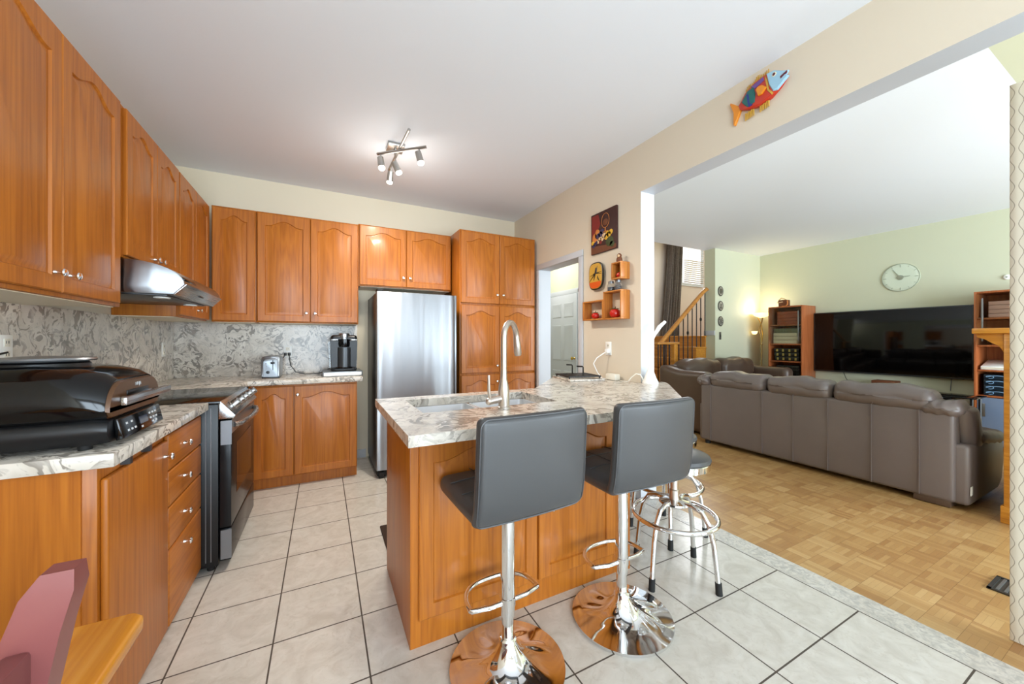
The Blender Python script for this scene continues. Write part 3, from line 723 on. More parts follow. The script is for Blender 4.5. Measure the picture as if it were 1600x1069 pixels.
def text(s, name, m, parent, mtx, size, off=Vector((0, 0, 0))):
    c = bpy.data.curves.new(name, 'FONT'); c.body = s; c.size = size; c.align_x = 'CENTER'; c.align_y = 'CENTER'; c.extrude = .0004
    t = bpy.data.objects.new(name, c); COL.objects.link(t); bpy.context.view_layer.update()
    me = bpy.data.meshes.new_from_object(t.evaluated_get(bpy.context.evaluated_depsgraph_get()))
    bpy.data.objects.remove(t); me.transform(mtx); me.transform(T(*(-off)))
    me.materials.clear(); me.materials.append(M[m]); o = bpy.data.objects.new(name, me); COL.objects.link(o); o.parent = parent; return o
text('NINJA', 'lettering', 'icon', lid, T(-.0505, gc+.0, 1.132) @ RZ(PI/2) @ RX(PI/2), .017, Vector((-.33, -1.80, .945)))
# power cable of the grill, going to the wall plate
MB().tube([(-.585, gc, 1.0), (-.62, gc+.02, 1.03), (-.635, gc+.08, 1.12), (-.635, gc+.2, 1.17), (-.645, gc+.4, 1.21), (-.65, -1.235, 1.235)], .0045, 8).build('power_cord', 'black', r)
def outlet(label, loc, rot, cat='outlet'):
    r = thing('wall_outlet', label, cat, loc, rot, local=True)
    pl = MB().box(-.037, .037, -.006, 0, -.06, .06, .003).build('cover_plate', 'plastic_white', r)
    for z in (-.026, .026):
        so = MB().box(-.017, .017, -.0085, -.005, z-.017, z+.017, .004).build('socket', 'ivory', r)
        MB().box(-.008, -.005, -.0092, -.0083, z-.004, z+.008).box(.005, .008, -.0092, -.0083, z-.004, z+.008).build('slot', 'black', so)
    return r
outlet('white wall outlet on the left splashback above the indoor grill', (KX0+.0125, -1.235, 1.25), PI/2)
outlet('white wall outlet on the left splashback near the corner', (KX0+.0125, .49, 1.21), PI/2)
outlet('white wall outlet on the back splashback between toaster and coffee maker', (.222, KY1-.0125, 1.175), 0)
outlet('white wall outlet under the shadow-box shelves on the beige wall', (KX1-.0005, -1.065, 1.215), -PI/2)

# toaster, end on
toaster = r = thing('toaster', 'small stainless toaster standing end-on on the corner worktop', 'toaster', (.117, .47, .945))
def tsec(y, w, h):
    c = .117; p = [(c-w, y, .96), (c+w, y, .96)]
    for k in range(7): a = k*PI/12; p.append((c+w-.03+.03*math.cos(a), y, .96+h-.03+.03*math.sin(a)))
    for k in range(7): a = PI/2+k*PI/12; p.append((c-w+.03+.03*math.cos(a), y, .96+h-.03+.03*math.sin(a)))
    return p
MB().loft([tsec(.345, .066, .176), tsec(.35, .072, .183), tsec(.60, .072, .183), tsec(.606, .066, .176)]).build('shell', 'steel', r)
MB().box(.05, .184, .342, .61, .9455, .965, .004).build('base', 'dark_metal', r)
fp = MB().loft([tsec(.344, .058, .166), tsec(.34, .054, .160)]).build('end_panel', 'grey_metal', r)
MB().box(.132, .138, .338, .3405, 1.02, 1.11).build('lever_slot', 'black', fp)
MB().box(.12, .15, .318, .340, 1.075, 1.092, .003).build('lever', 'black', fp)
MB().lathe([(0, 0), (.014, 0), (.012, .012), (0, .013)], (.098, .340, 1.0), 18, RX(PI/2)).build('browning_dial', 'black', fp)
for k in range(3): MB().cyl((.082, .3405, 1.035+k*.022), (.082, .335, 1.035+k*.022), .006, n=12).build('button', 'steel', fp)
for y in (.085, .13): MB().box(y, y+.022, .37, .585, 1.1425, 1.1445).build('bread_slot', 'black', r)

# coffee maker on pod drawer
r = thing('pod_drawer', 'low silver pod storage drawer under the coffee maker', 'drawer box', (.71, .43, .945))
MB().box(.535, .882, .255, .60, .9455, .992, .004).build('frame', 'grey_metal', r)
MB().box(.545, .872, .248, .258, .952, .982, .003).build('drawer_front', 'plastic_white', r)
coffee = r = thing('coffee_maker', 'black single-serve coffee maker standing on the pod drawer', 'coffee maker', (.71, .43, .993))
MB().box(.607, .833, .29, .57, .9925, 1.03, .012).box(.625, .815, .262, .31, .9935, 1.022, .01).build('base', 'black', r)
MB().lathe([(0, 1.022), (.075, 1.022), (.078, 1.026), (.075, 1.034), (0, 1.034)], (.72, .315, 0), 28).build('drip_tray', 'black_gloss', r)
tw = MB().loft([[(.72-w, .30, z), (.72+w, .30, z), (.72+w, .57, z), (.72-w, .57, z)] for w, z in ((.107, 1.02), (.113, 1.12), (.118, 1.27), (.116, 1.30))]).build('tower', 'black', r)
MB().lathe([(0, 1.03), (.058, 1.03), (.058, 1.22), (0, 1.22)], (.72, .302, 0), 32).build('front_cylinder', 'dark_metal', tw)
hd = MB().rbox((.72, .435, 1.305), (.118, .14, .035), .03).build('brew_head', 'black', r)
for sx in (-1, 1): MB().box(.72+sx*.085-.032, .72+sx*.085+.032, .284, .42, 1.285, 1.302, .006).build('side_brow', 'steel_y', hd)
MB().lathe([(0, 1.225), (.046, 1.225), (.052, 1.25), (.05, 1.30), (0, 1.30)], (.72, .30, 0), 28).build('pod_holder', 'black_gloss', hd)
MB().lathe([(0, 1.295), (.044, 1.295), (.046, 1.32), (.05, 1.345), (.046, 1.357), (0, 1.359)], (.72, .33, 0), 28).build('lid_cap', 'steel_y', hd)
MB().loft([[(x0, .345, z), (x1, .345, z), (x1, .56, z), (x0, .56, z)] for x0, x1, z in ((.592, .606, 1.02), (.582, .600, 1.28))]).build('water_tank', 'jar_glass', r)
for s_, e_, lab in (((.20, .73, 1.15), (.215, .61, .96), 'black power cord of the toaster'), ((.235, .73, 1.15), (.60, .585, 1.0), 'black power cord drooping to the coffee maker')):
    s_, e_ = Vector(s_), Vector(e_)
    pts = [s_, s_+Vector((.0, -.03, -.01))]
    if e_.x > .4: pts += [Vector((.25, .66, 1.04)), Vector((.30, .62, .975)), Vector((.38, .62, .952)), Vector((.5, .63, .953)), Vector((.56, .63, .975)), Vector((.60, .60, 1.005)), e_]
    else: pts += [Vector((.19, .68, 1.12)), Vector((.15, .66, 1.08)), Vector((.13, .635, 1.05)), Vector((.125, .61, 1.04))]
    o = MB().tube(pts, .004, 8).box(s_.x-.012, s_.x+.012, s_.y-.01, s_.y+.012, s_.z-.014, s_.z+.014, .003).build('power_cord', 'black', coffee if e_.x > .4 else toaster)

# napkin tray with wire grille and two hooked arms, charger and desk lamp at the wall
r = thing('napkin_tray', 'white marbled tray carrying a black grille with two hooked arms', 'tray', (2.545, -.97, .9455), math.radians(-12), local=True)
MB().box(-.16, .16, -.20, .20, 0, .016, .004).build('board', 'marble', r)
g = MB().box(-.15, .15, -.15, -.142, .03, .04).box(-.15, .15, .142, .15, .03, .04).box(-.15, -.142, -.15, .15, .03, .04).box(.142, .15, -.15, .15, .03, .04)
for k in range(9): g.cyl((-.12+k*.03, -.146, .035), (-.12+k*.03, .146, .035), .0045, n=8)
for k in range(5): g.cyl((-.146, -.1+k*.05, .032), (.146, -.1+k*.05, .032), .0045, n=8)
for x in (-.14, .14):
    for y in (-.14, .14): g.cyl((x, y, .016), (x, y, .034), .006, n=8)
g.build('grille', 'black_iron', r)
for y in (-.11, .11): MB().tube([(.0, y, .035), (.0, y, .112), (-.006, y+.0, .118), (-.045, y+.03, .119)], .006, 8).build('hooked_arm', 'black_iron', r)
r = thing('charger_box', 'white charger box on the worktop below the wall outlet', 'charger', (2.765, -1.17, .945))
MB().box(2.735, 2.797, -1.235, -1.115, .9455, 1.0, .01).build('housing', 'ivory', r)
MB().tube([(2.80, -1.075, 1.19), (2.77, -1.05, 1.17), (2.72, -1.02, 1.13), (2.70, -1.0, 1.08), (2.72, -1.03, 1.0), (2.73, -1.08, .952), (2.755, -1.13, .952)], .0045, 8).box(2.78, 2.813, -1.09, -1.055, 1.175, 1.21, .004).build('cord', 'plastic_white', r)
r = thing('desk_lamp', 'white slim desk lamp with a bent arm at the wall end of the worktop', 'lamp', (2.85, -1.508, .945))
MB().lathe([(0, .9455), (.062, .9455), (.062, .955), (.045, .99), (.02, 1.06), (.008, 1.09), (0, 1.09)], (2.85, -1.508, 0), 28).build('base', 'plastic_white', r)
MB().tube([(2.85, -1.508, 1.07), (2.835, -1.512, 1.14), (2.838, -1.518, 1.22), (2.86, -1.525, 1.30), (2.885, -1.533, 1.355)], [.008, .007, .007, .009, .012], 10).build('arm', 'plastic_white', r)
MB().tube([(2.878, -1.531, 1.34), (2.915, -1.542, 1.395), (2.962, -1.556, 1.437)], [.013, .016, .012], 12).build('lamp_head', 'plastic_white', r)
MB().tube([(2.80, -1.49, .951), (2.795, -1.48, .985), (2.785, -1.465, 1.015), (2.765, -1.44, 1.02), (2.745, -1.41, .99), (2.735, -1.38, .951), (2.73, -1.30, .951)], .004, 8).build('cord', 'ivory', r)

# ================================================================ THINGS ON THE BEIGE WALL
M['canvas'] = mat('painting_ground', '#3A1812', .6); M['p_red'] = mat('paint_red', '#7E1E14', .6); M['p_yel'] = mat('paint_yellow', '#D9A62E', .6)
M['p_or'] = mat('paint_orange', '#C97A35', .6); M['p_blue'] = mat('paint_violet', '#3B3152', .6); M['p_cream'] = mat('paint_cream', '#D8B48A', .6)
M['p_gr'] = mat('paint_green', '#3C4420', .6); M['p_br'] = mat('paint_brown', '#6A3A1E', .6)
r = thing('painting', 'dark still-life painting of fruit and a glass above the shelves', 'painting', (2.80, -1.01, 2.28))
def blob(mb, y, z, ry, rz, mi, x=2.7985, n=14):                      # a daub of paint on the picture face
    mb.loft([[(x-.0, y+ry*math.cos(2*PI*k/n), z+rz*math.sin(2*PI*k/n)) for k in range(n)], [(x-.0012, y+ry*.9*math.cos(2*PI*k/n), z+rz*.9*math.sin(2*PI*k/n)) for k in range(n)]], True, False, True, mi)
mb = MB().box(2.7985, 2.8185, -1.184, -.848, 2.092, 2.466, .002)
mb.build('canvas', 'canvas', r)
mb = MB()
mb.prism([(-.86, 2.25), (-.86, 2.45), (-.95, 2.45), (-.98, 2.36), (-.93, 2.27)], 'x', 2.7975, 2.7985, mi=0)      # red drape
mb.prism([(-.85, 2.095), (-1.18, 2.095), (-1.18, 2.135), (-.85, 2.17)], 'x', 2.7975, 2.7985, mi=6)             # table edge
blob(mb, -.90, 2.235, .035, .055, 2); blob(mb, -.935, 2.27, .035, .05, 2)
for y, z, a, c in ((-.875, 2.20, .022, 1), (-.90, 2.185, .02, 3), (-.925, 2.195, .02, 3), (-.95, 2.20, .022, 4), (-.97, 2.22, .024, 4), (-.95, 2.25, .03, 3), (-.98, 2.26, .03, 3), (-1.0, 2.28, .028, 3),
                   (-1.0, 2.215, .024, 4), (-1.03, 2.235, .03, 4), (-1.06, 2.22, .032, 1), (-1.09, 2.235, .03, 1), (-1.115, 2.25, .026, 1), (-1.07, 2.25, .024, 1), (-1.10, 2.17, .05, 5), (-1.13, 2.14, .03, 5), (-.98, 2.19, .022, 0), (-.885, 2.17, .02, 3)):
    blob(mb, y, z, a, a*.9, c, 2.7975)
gl = [(-1.045+.05*math.cos(2*PI*k/20), 2.37+.065*math.sin(2*PI*k/20)) for k in range(20)]
mb.tube([(2.7972, y, z) for y, z in gl], .0018, 6, closed=True, mi=2)
mb.tube([(2.7972, -1.045, 2.305), (2.7972, -1.045, 2.27)], .004, 6, mi=2); mb.tube([(2.7972, -1.075, 2.27), (2.7972, -1.015, 2.27)], .004, 6, mi=2)
blob(mb, -1.045, 2.355, .035, .03, 6, 2.7975)
mb.build('painted_fruit', ['p_red', 'p_yel', 'p_or', 'p_blue', 'p_cream', 'p_gr', 'p_br'], r)
# shadow-box shelves
def shadow_box(label, y0, y1, z0, z1):
    r = thing('shadow_box_shelf', label, 'shelf', (2.77, (y0+y1)/2, z0), group='shadow-box shelves on the beige wall')
    t = .012; x0, x1 = 2.72, 2.8195
    MB().box(x0, x1, y0, y1, z0, z0+t, .002).box(x0, x1, y0, y1, z1-t, z1, .002).box(x0, x1, y0, y0+t, z0+t, z1-t, .001).box(x0, x1, y1-t, y1, z0+t, z1-t, .001).build('frame', 'pine_box', r)
    return r
shadow_box('smallest wooden shadow-box shelf, just below the painting', -1.32, -1.205, 1.803, 1.945)
shadow_box('largest square wooden shadow-box shelf with two glass jars on top', -1.322, -1.103, 1.468, 1.712)
shadow_box('low wooden shadow-box shelf nearest the doorway', -1.099, -.82, 1.472, 1.648)
def apple(label, y, z, s):
    r = thing('ceramic_apple', label, 'ornament', (2.765, y, z))
    p = [(0, .16), (.35, .02), (.75, .18), (.98, .55), (1.0, .95), (.82, 1.35), (.45, 1.55), (.18, 1.5), (0, 1.42)]
    MB().lathe([(a*s, z+.0005+b_*s) for a, b_ in p], (2.765, y, 0), 24).build('body', 'red_apple', r)
    MB().tube([(2.765, y, z+1.42*s), (2.762, y-.004, z+1.75*s), (2.758, y-.010, z+2.0*s)], .0035, 6).build('stem', 'p_br', r)
    lf = MB()
    for a in range(5):
        q = a*2*PI/5; lf.loft([[(2.765+math.cos(q)*s*.1, y+math.sin(q)*s*.1, z+1.52*s), (2.765+math.cos(q+.5)*s*.5, y+math.sin(q+.5)*s*.5, z+1.66*s), (2.765+math.cos(q)*s*.95, y+math.sin(q)*s*.95, z+1.62*s), (2.765+math.cos(q-.5)*s*.5, y+math.sin(q-.5)*s*.5, z+1.66*s)],
                 [(2.765+math.cos(q)*s*.1, y+math.sin(q)*s*.1, z+1.56*s), (2.765+math.cos(q+.5)*s*.5, y+math.sin(q+.5)*s*.5, z+1.70*s), (2.765+math.cos(q)*s*.95, y+math.sin(q)*s*.95, z+1.64*s), (2.765+math.cos(q-.5)*s*.5, y+math.sin(q-.5)*s*.5, z+1.70*s)]])
    lf.build('leaves', 'leaf', r)
apple('small red ceramic fruit in the smallest shadow-box shelf', -1.262, 1.8155, .030)
apple('biggest glossy red ceramic fruit in the large square shadow-box shelf', -1.205, 1.4805, .048)
apple('red ceramic fruit in the low shadow-box shelf by the doorway', -.95, 1.4845, .036)
r = thing('figurine', 'small dark figurine with a pale face on the smallest shelf', 'ornament', (2.765, -1.255, 1.9455))
MB().lathe([(0, 1.9455), (.022, 1.9455), (.026, 1.965), (.022, 1.985), (.012, 1.995), (0, 1.997)], (2.765, -1.255, 0), 18).sphere((2.765, -1.255, 2.004), (.019, .021, .02), 14).build('body', 'p_br', r)
MB().sphere((2.749, -1.262, 2.0), (.008, .012, .013), 12).build('face', 'p_cream', r)
for y, lab in ((-1.15, 'glass jar with metal lid on the large shadow-box shelf, nearer the doorway'), (-1.235, 'glass jar with metal lid on the large shadow-box shelf, nearer the wall end')):
    r = thing('glass_jar', lab, 'jar', (2.77, y, 1.7125), group='glass jars on the large shadow-box shelf')
    MB().lathe([(0, 1.7125), (.028, 1.7125), (.031, 1.72), (.031, 1.765), (.024, 1.78), (0, 1.78)], (2.77, y, 0), 20).build('glass', 'jar_glass', r)
    MB().lathe([(0, 1.72), (.025, 1.72), (.025, 1.75), (0, 1.75)], (2.77, y, 0), 16).build('contents', 'p_blue' if y > -1.2 else 'p_br', r)
    MB().lathe([(0, 1.7805), (.025, 1.7805), (.025, 1.80), (.008, 1.808), (0, 1.808)], (2.77, y, 0), 20).build('lid', 'grey_metal', r)
# ceramic plaque with a dragonfly
M['plaque_y'] = mat('plaque_ochre', '#C79A3E', .3, coat=.4); M['plaque_r'] = mat('plaque_orange', '#D2571F', .3, coat=.4); M['plaque_k'] = mat('plaque_black', '#2A2416', .35)
r = thing('ceramic_plaque', 'ochre and orange ceramic wall plaque painted with a dragonfly', 'plaque', (2.80, -.93, 1.88))
def supr(a, b_, n=40, e=3.2): return [(math.copysign(abs(math.cos(2*PI*k/n))**(2/e), math.cos(2*PI*k/n))*a, math.copysign(abs(math.sin(2*PI*k/n))**(2/e), math.sin(2*PI*k/n))*b_) for k in range(n)]
cy, cz = -.925, 1.885
def pl(a, x): return [(x, cy+u, cz+v) for u, v in supr(.098*a, .128*a)]
MB().loft([pl(.8, 2.819), pl(.98, 2.80), pl(1, 2.79), pl(.93, 2.785)]).build('rim', 'plaque_k', r)
MB().loft([pl(.92, 2.786), pl(.9, 2.7835), pl(.3, 2.7835)], True, False, True).build('face', 'plaque_y', r)
lo = [(u, v) for u, v in supr(.087, .113) if v < -.045]; MB().prism([(cy+u, cz+v) for u, v in lo], 'x', 2.7815, 2.7835).build('painted_base', 'plaque_r', r)
df = MB().tube([(2.782, cy-.012, cz+.075), (2.782, cy, cz+.02), (2.782, cy+.02, cz-.04)], [.005, .007, .002], 8)
for a, b_, c, d in ((.07, .035, -.085, -.0), (.085, -.02, -.085, .02)):
    df.tube([(2.782, cy+a, cz+b_-.03), (2.782, cy, cz+.025), (2.782, cy+c, cz+d+.01)], [.001, .005, .001], 6)
df.tube([(2.782, cy-.03, cz+.0), (2.782, cy-.04, cz-.03), (2.782, cy-.062, cz-.055)], [.001, .006, .001], 6)
df.tube([(2.782, cy-.03, cz+.09), (2.782, cy-.012, cz+.02)], [.001, .005], 6)
df.build('dragonfly', 'plaque_k', r)
# painted fish on the beam
fm = {}
for k, v in dict(red='#C0321A', blue='#9CC7DE', teal='#17635F', navy='#1D2A80', orange='#E08A1E', gold='#C79A3A', purple='#6A4A8C', maroon='#5E1A2A', rust='#B5521C', pale='#E8E2C0').items(): M['f_'+k] = mat('fish_'+k, v, .3, coat=.3)
r = thing('wall_fish', 'brightly painted wooden fish plaque hanging on the beam', 'wall ornament', (2.80, -2.36, 2.735))
# fish frame: s along the body (tail 0 .. mouth .36), t up; direction tilts upward to the mouth
sy = Vector((0, -.985, .17)); tz = Vector((0, .17, .985)); fo = Vector((2.819, -2.20, 2.698))
def fp(s_, t_, d=0): return fo+sy*(s_*.875)+tz*(t_*1.22)+Vector((-d, 0, 0))
def fpoly(pts, d0, d1, name, m, dome=.0):
    c0 = sum(p[0] for p in pts)/len(pts); c1 = sum(p[1] for p in pts)/len(pts)
    mb = MB(); mb.loft([[fp(a, b_, d0) for a, b_ in pts], [fp(a, b_, d1) for a, b_ in pts], [fp(c0+(a-c0)*.9, c1+(b_-c1)*.9, d1+.003+dome) for a, b_ in pts]]); return mb.build(name, m, r)
fpoly([(.045, .012), (.10, .05), (.17, .068), (.245, .066), (.30, .045), (.34, .012), (.345, -.008), (.30, -.035), (.24, -.055), (.17, -.058), (.10, -.04), (.05, -.012)], 0, .022, 'body', 'f_red', .004)
fpoly([(.05, .008), (-.005, .06), (-.012, .058), (.002, 0), (-.014, -.062), (-.006, -.066), (.05, -.01)], 0, .014, 'tail_fin', 'f_orange')
fpoly([(.245, .062), (.29, .052), (.335, .02), (.362, .006), (.345, -.006), (.358, -.018), (.33, -.028), (.285, -.045), (.262, -.04), (.247, 0)], .02, .03, 'head', 'f_blue', .003)
fpoly([(.315, .0), (.358, .006), (.352, -.003), (.315, -.012)], .03, .035, 'mouth', 'f_maroon')
ey = MB(); ey.sphere(fp(.288, .03, .034), (.005, .013, .013), 14); ey.build('eye', 'f_pale', r); MB().sphere(fp(.288, .03, .038), (.004, .008, .008), 12).build('pupil', 'f_maroon', r)
fpoly([(.235, .062), (.245, .03), (.243, -.02), (.26, -.045), (.25, -.05), (.232, -.02), (.232, .03)], .02, .029, 'gill', 'f_gold')
fpoly([(.07, .015), (.12, .048), (.16, .05), (.165, .01), (.15, -.03), (.1, -.03), (.085, -.01)], .02, .028, 'teal_patch', 'f_teal', .002)
fpoly([(.11, .035), (.125, .03), (.12, -.02), (.135, -.035), (.11, -.034)], .028, .0315, 'navy_streak', 'f_navy')
fpoly([(.14, .055), (.225, .060), (.228, .040), (.165, .032)], .02, .028, 'purple_patch', 'f_purple')
fpoly([(.172, .018), (.185, .03), (.215, .022), (.235, -.002), (.20, -.018), (.178, -.015)], .02, .034, 'side_fin', 'f_orange', .003)
fn_ = MB()
for k in range(15):
    s0 = .10+k*.0105; b0_ = .055+.02*math.sin(PI*k/14*.8)
    fn_.tube([fp(s0, b0_-.012, .012), fp(s0+.006, b0_+.016+.006*math.sin(k), .010)], [.005, .0028], 6)
fn_.build('dorsal_fin', 'f_gold', r)
for s0, nm in ((.075, 'rear_fin'), (.17, 'belly_fin')):
    m2 = MB()
    for k in range(6): m2.tube([fp(s0+k*.010, -.045-.004*(k % 2)-(.01 if s0 > .1 else 0), .012), fp(s0-.012+k*.011, -.078-(.006 if s0 > .1 else 0), .009)], [.0055, .003], 6)
    m2.build(nm, 'f_gold', r)

# ================================================================ CEILING TRACK LIGHT
M['bulb'] = mat('glowing_bulb', '#FFFFFF', .3, emit='#FFF6E6', es=6)
r = thing('track_light', 'brushed nickel ceiling fixture with two crossed bars and four spot heads', 'ceiling light', (1.06, -.55, 2.80))
MB().box(1.0, 1.13, -.56, -.42, 2.852, CH-.0005, .006).cyl((1.065, -.49, 2.80), (1.065, -.49, 2.855), .012).build('canopy', 'fixture', r)
MB().tube([(1.088, -.915, 2.802), (1.058, -.20, 2.802)], .011, 12).build('bar', 'fixture', r)
MB().tube([(.925, -.49, 2.781), (1.245, -.775, 2.781)], .011, 12).build('bar', 'fixture', r)
def spot(a, b_, d):
    a, d = Vector(a), Vector(d).normalized()
    b_ = Vector(b_); o = MB().tube([a, a.lerp(b_, .5)+Vector((.006, 0, -.006)), b_], .006, 8).cyl(b_-d*.03, b_+d*.05, .024, .027, 20).build('spot_head', 'fixture', r)
    MB().lathe([(0, .0), (.022, 0), (.026, .010), (.021, .022), (0, .028)], b_+d*.048, 18, d.to_track_quat('Z', 'Y').to_matrix().to_4x4()).build('bulb', 'bulb', o)
    l = bpy.data.lights.new('spot_lamp', 'SPOT'); l.energy = 34; l.color = (1, .93, .82); l.spot_size = 2.6; l.spot_blend = .9; l.shadow_soft_size = .03
    lo_ = bpy.data.objects.new('spot_lamp', l); COL.objects.link(lo_); lo_.location = b_+d*.09; lo_.rotation_euler = d.to_track_quat('-Z', 'Y').to_euler()
point('track_light_glow', (1.07, -.45, 2.58), 6, (1, .95, .87), .2)
spot((.945, -.507, 2.775), (.95, -.50, 2.725), (.10, -.12, -.9))
spot((1.20, -.735, 2.775), (1.20, -.735, 2.72), (.22, -.10, -.9))
spot((1.07, -.45, 2.796), (1.075, -.45, 2.735), (.35, -.05, -.75))
spot((1.062, -.27, 2.796), (1.062, -.25, 2.735), (-.05, .25, -.85))

# ================================================================ LIVING ROOM
# long sofa, its back to the kitchen
r = thing('leather_sofa', 'long brown leather sofa with its back to the kitchen, facing the television', 'sofa', (5.2, -1.6, 0))
MB().rbox((4.865, -1.61, .395), (.075, 1.052, .35), .03, (.012, .0, 0), 14).build('back_panel', 'sofa_leather', r)
for y in (-.70, -1.295, -1.59, -1.88, -2.19, -2.478): MB().box(4.776, 4.787, y-.0022, y+.0022, .06, .735).build('seam', 'sofa_leather', r)
def pillow(y0, y1, z0, z1, ph):
    L = y1-y0
    def fn(v):
        q = (v.y-(y0+y1)/2)/(L/2)
        v.z += .010*math.sin(5*q+ph)*(v.z > (z0+z1)/2)+.004*math.sin(11*q+ph*2); v.x += .012*math.sin(5*q+ph)*(v.z > (z0+z1)/2); return v
    return MB().rbox((4.90, (y0+y1)/2, (z0+z1)/2), (.125, L/2, (z1-z0)/2), .07, (.02, 0, .012), 16, fn=fn)
for y0, y1, z1, ph, md in ((-1.315, -.68, .905, .2, None), (-1.895, -1.325, .905, 1.6, -1.6), (-2.56, -1.905, .902, 3.1, -2.2)):
    c = pillow(y0, y1, .715, z1, ph).build('head_cushion', 'sofa_leather', r)
    if md: MB().tube([(4.774, md, .745), (4.768, md, .80), (4.80, md, .875), (4.86, md, .915)], .003, 6).build('seam', 'sofa_leather', c)
pillow(-.685, -.50, .72, .845, .4).build('head_cushion', 'sofa_leather', r)
pillow(-2.70, -2.47, .70, .815, 5).build('head_cushion', 'sofa_leather', r)
MB().rbox((5.05, -2.67, .57), (.14, .045, .20), .045, (.01, .02, 0), 10, fn=lambda v: Vector((v.x+.3*(.62-v.z), v.y, v.z))).build('back_wing', 'sofa_leather', r)
for k, (a, b_) in enumerate(((-1.16, -.72), (-1.80, -1.17), (-2.42, -1.81))):
    MB().rbox((5.36, (a+b_)/2, .36), (.40, (b_-a)/2-.004, .09), .05, (0, 0, .03), 10).build('seat_cushion', 'sofa_leather', r)
    MB().rbox((5.06, (a+b_)/2, .62), (.10, (b_-a)/2-.004, .20), .06, (.04, 0, 0), 10).build('back_cushion', 'sofa_leather', r)
MB().box(4.83, 5.70, -2.42, -.60, .06, .28, .02).build('base', 'sofa_leather', r)
for y0, y1 in ((-2.73, -2.43), (-.72, -.52)):
    a = MB().prism([(4.82, .04), (5.60, .04), (5.70, .10), (5.755, .25), (5.75, .40), (5.70, .46), (4.82, .50)], 'y', y0, y1, .03, seg=3).build('arm', 'sofa_leather', r)
    MB().rbox((5.43, (y0+y1)/2, .515), (.32, (y1-y0)/2+.012, .055), .05, (0, 0, .02), 12, fn=lambda v: Vector((v.x, v.y, v.z-.12*(v.x-5.2)+.008*math.sin(v.x*40)))).build('arm_pad', 'sofa_leather', a)
MB().box(4.80, 4.99, -2.64, -2.44, .005, .06, .004).build('base_rail', 'love_leather', r)
for x in (4.85, 5.6):
    for y in (-2.6, -.62): MB().cyl((x, y, 0), (x, y, .06), .03).build('foot', 'rubber', r)
MB().box(4.83, 4.875, -2.7335, -2.7305, .125, .19).build('care_tag', 'plastic_white', r)['label'] = 'white care tag'
# loveseat by the stairs, facing the kitchen side
r = thing('loveseat', 'dark brown leather loveseat in front of the stair railing, behind the long sofa', 'sofa', (6.1, .0, 0))
MB().box(5.2, 7.1, -.40, .32, .05, .30, .03).build('base', 'love_leather', r)
MB().rbox((6.15, .25, .50), (.95, .09, .42), .06, (0, .0, 0), 10).build('back_panel', 'love_leather', r)
for k, (a, b_) in enumerate(((5.28, 6.15), (6.16, 7.02))):
    def fn(v, a=a, b_=b_): q = (v.x-(a+b_)/2)/((b_-a)/2); v.z += .03*(1-q*q)*(v.z > .8)+.012*math.sin(9*q+k); v.y += -.02*math.cos(4*q); return v
    MB().rbox(((a+b_)/2, .14, .83), ((b_-a)/2-.006, .15, .135), .09, (0, .02, .02), 14, fn=fn).build('head_cushion', 'love_leather', r)
    MB().rbox(((a+b_)/2, .06, .58), ((b_-a)/2-.006, .13, .16), .07, (0, .03, 0), 10).build('back_cushion', 'love_leather', r)
    MB().rbox(((a+b_)/2, -.14, .36), ((b_-a)/2-.006, .30, .09), .06, (0, 0, .03), 10).build('seat_cushion', 'love_leather', r)
for x in (5.16, 7.13):
    MB().rbox((x, -.06, .40), (.11, .40, .37), .08, (.02, 0, 0), 12, fn=lambda v: Vector((v.x, v.y, v.z+.22*max(0, v.y)*(v.z > .4)+.09*(v.z > .5)))).build('arm', 'love_leather', r)
for x in (5.2, 7.05):
    for y in (-.35, .25): MB().cyl((x, y, 0), (x, y, .06), .03).build('foot', 'rubber', r)

# television and its cords
r = thing('television', 'very large flat black television on the green wall', 'television', (7.77, -1.33, 1.26))
MB().box(7.775, 7.81, -2.166, -.482, .79, 1.74, .006).build('frame', 'dark_metal', r)
MB().box(7.7735, 7.777, -2.151, -.497, .812, 1.727, .001).build('screen', 'screen', r)
MB().box(7.81, 7.848, -1.7, -.95, 1.0, 1.5, .01).build('wall_bracket', 'black', r)
MB().tube([(7.80, -.86, .80), (7.81, -.89, .70), (7.83, -.93, .63)], .004, 6).build('cable', 'black', r)
MB().tube([(7.83, -1.97, .80), (7.835, -1.96, .63)], .004, 6).build('cable', 'grey_metal', r)
r = thing('media_console', 'low dark media console under the television behind the sofa', 'console', (7.6, -1.4, 0))
MB().box(7.40, 7.82, -2.05, -.62, .10, .56, .006).build('carcass', 'black', r)
MB().box(7.38, 7.83, -2.07, -.60, .56, .585, .004).build('top', 'black_gloss', r)
for y in (-2.0, -.68): MB().box(7.45, 7.78, y-.02, y+.02, 0, .10).build('foot', 'black', r)
r = thing('center_speaker', 'small dark wood speaker box on the console below the television', 'speaker', (7.7, -1.38, .585))
MB().box(7.62, 7.82, -1.50, -1.25, .5855, .715, .006).build('cabinet', 'p_br', r)
MB().box(7.60, 7.622, -1.515, -1.235, .5855, .655, .004).build('grille', 'rubber', r)
r = thing('side_table', 'small dark glass-topped side table past the sofa arm', 'side table', (6.5, -2.28, 0))
MB().box(6.32, 6.68, -2.47, -2.12, .695, .708, .004).build('top', 'black_gloss', r)
for x in (6.36, 6.64):
    for y in (-2.43, -2.16): MB().cyl((x, y, 0), (x, y, .696), .012, n=10).build('leg', 'dark_metal', r)
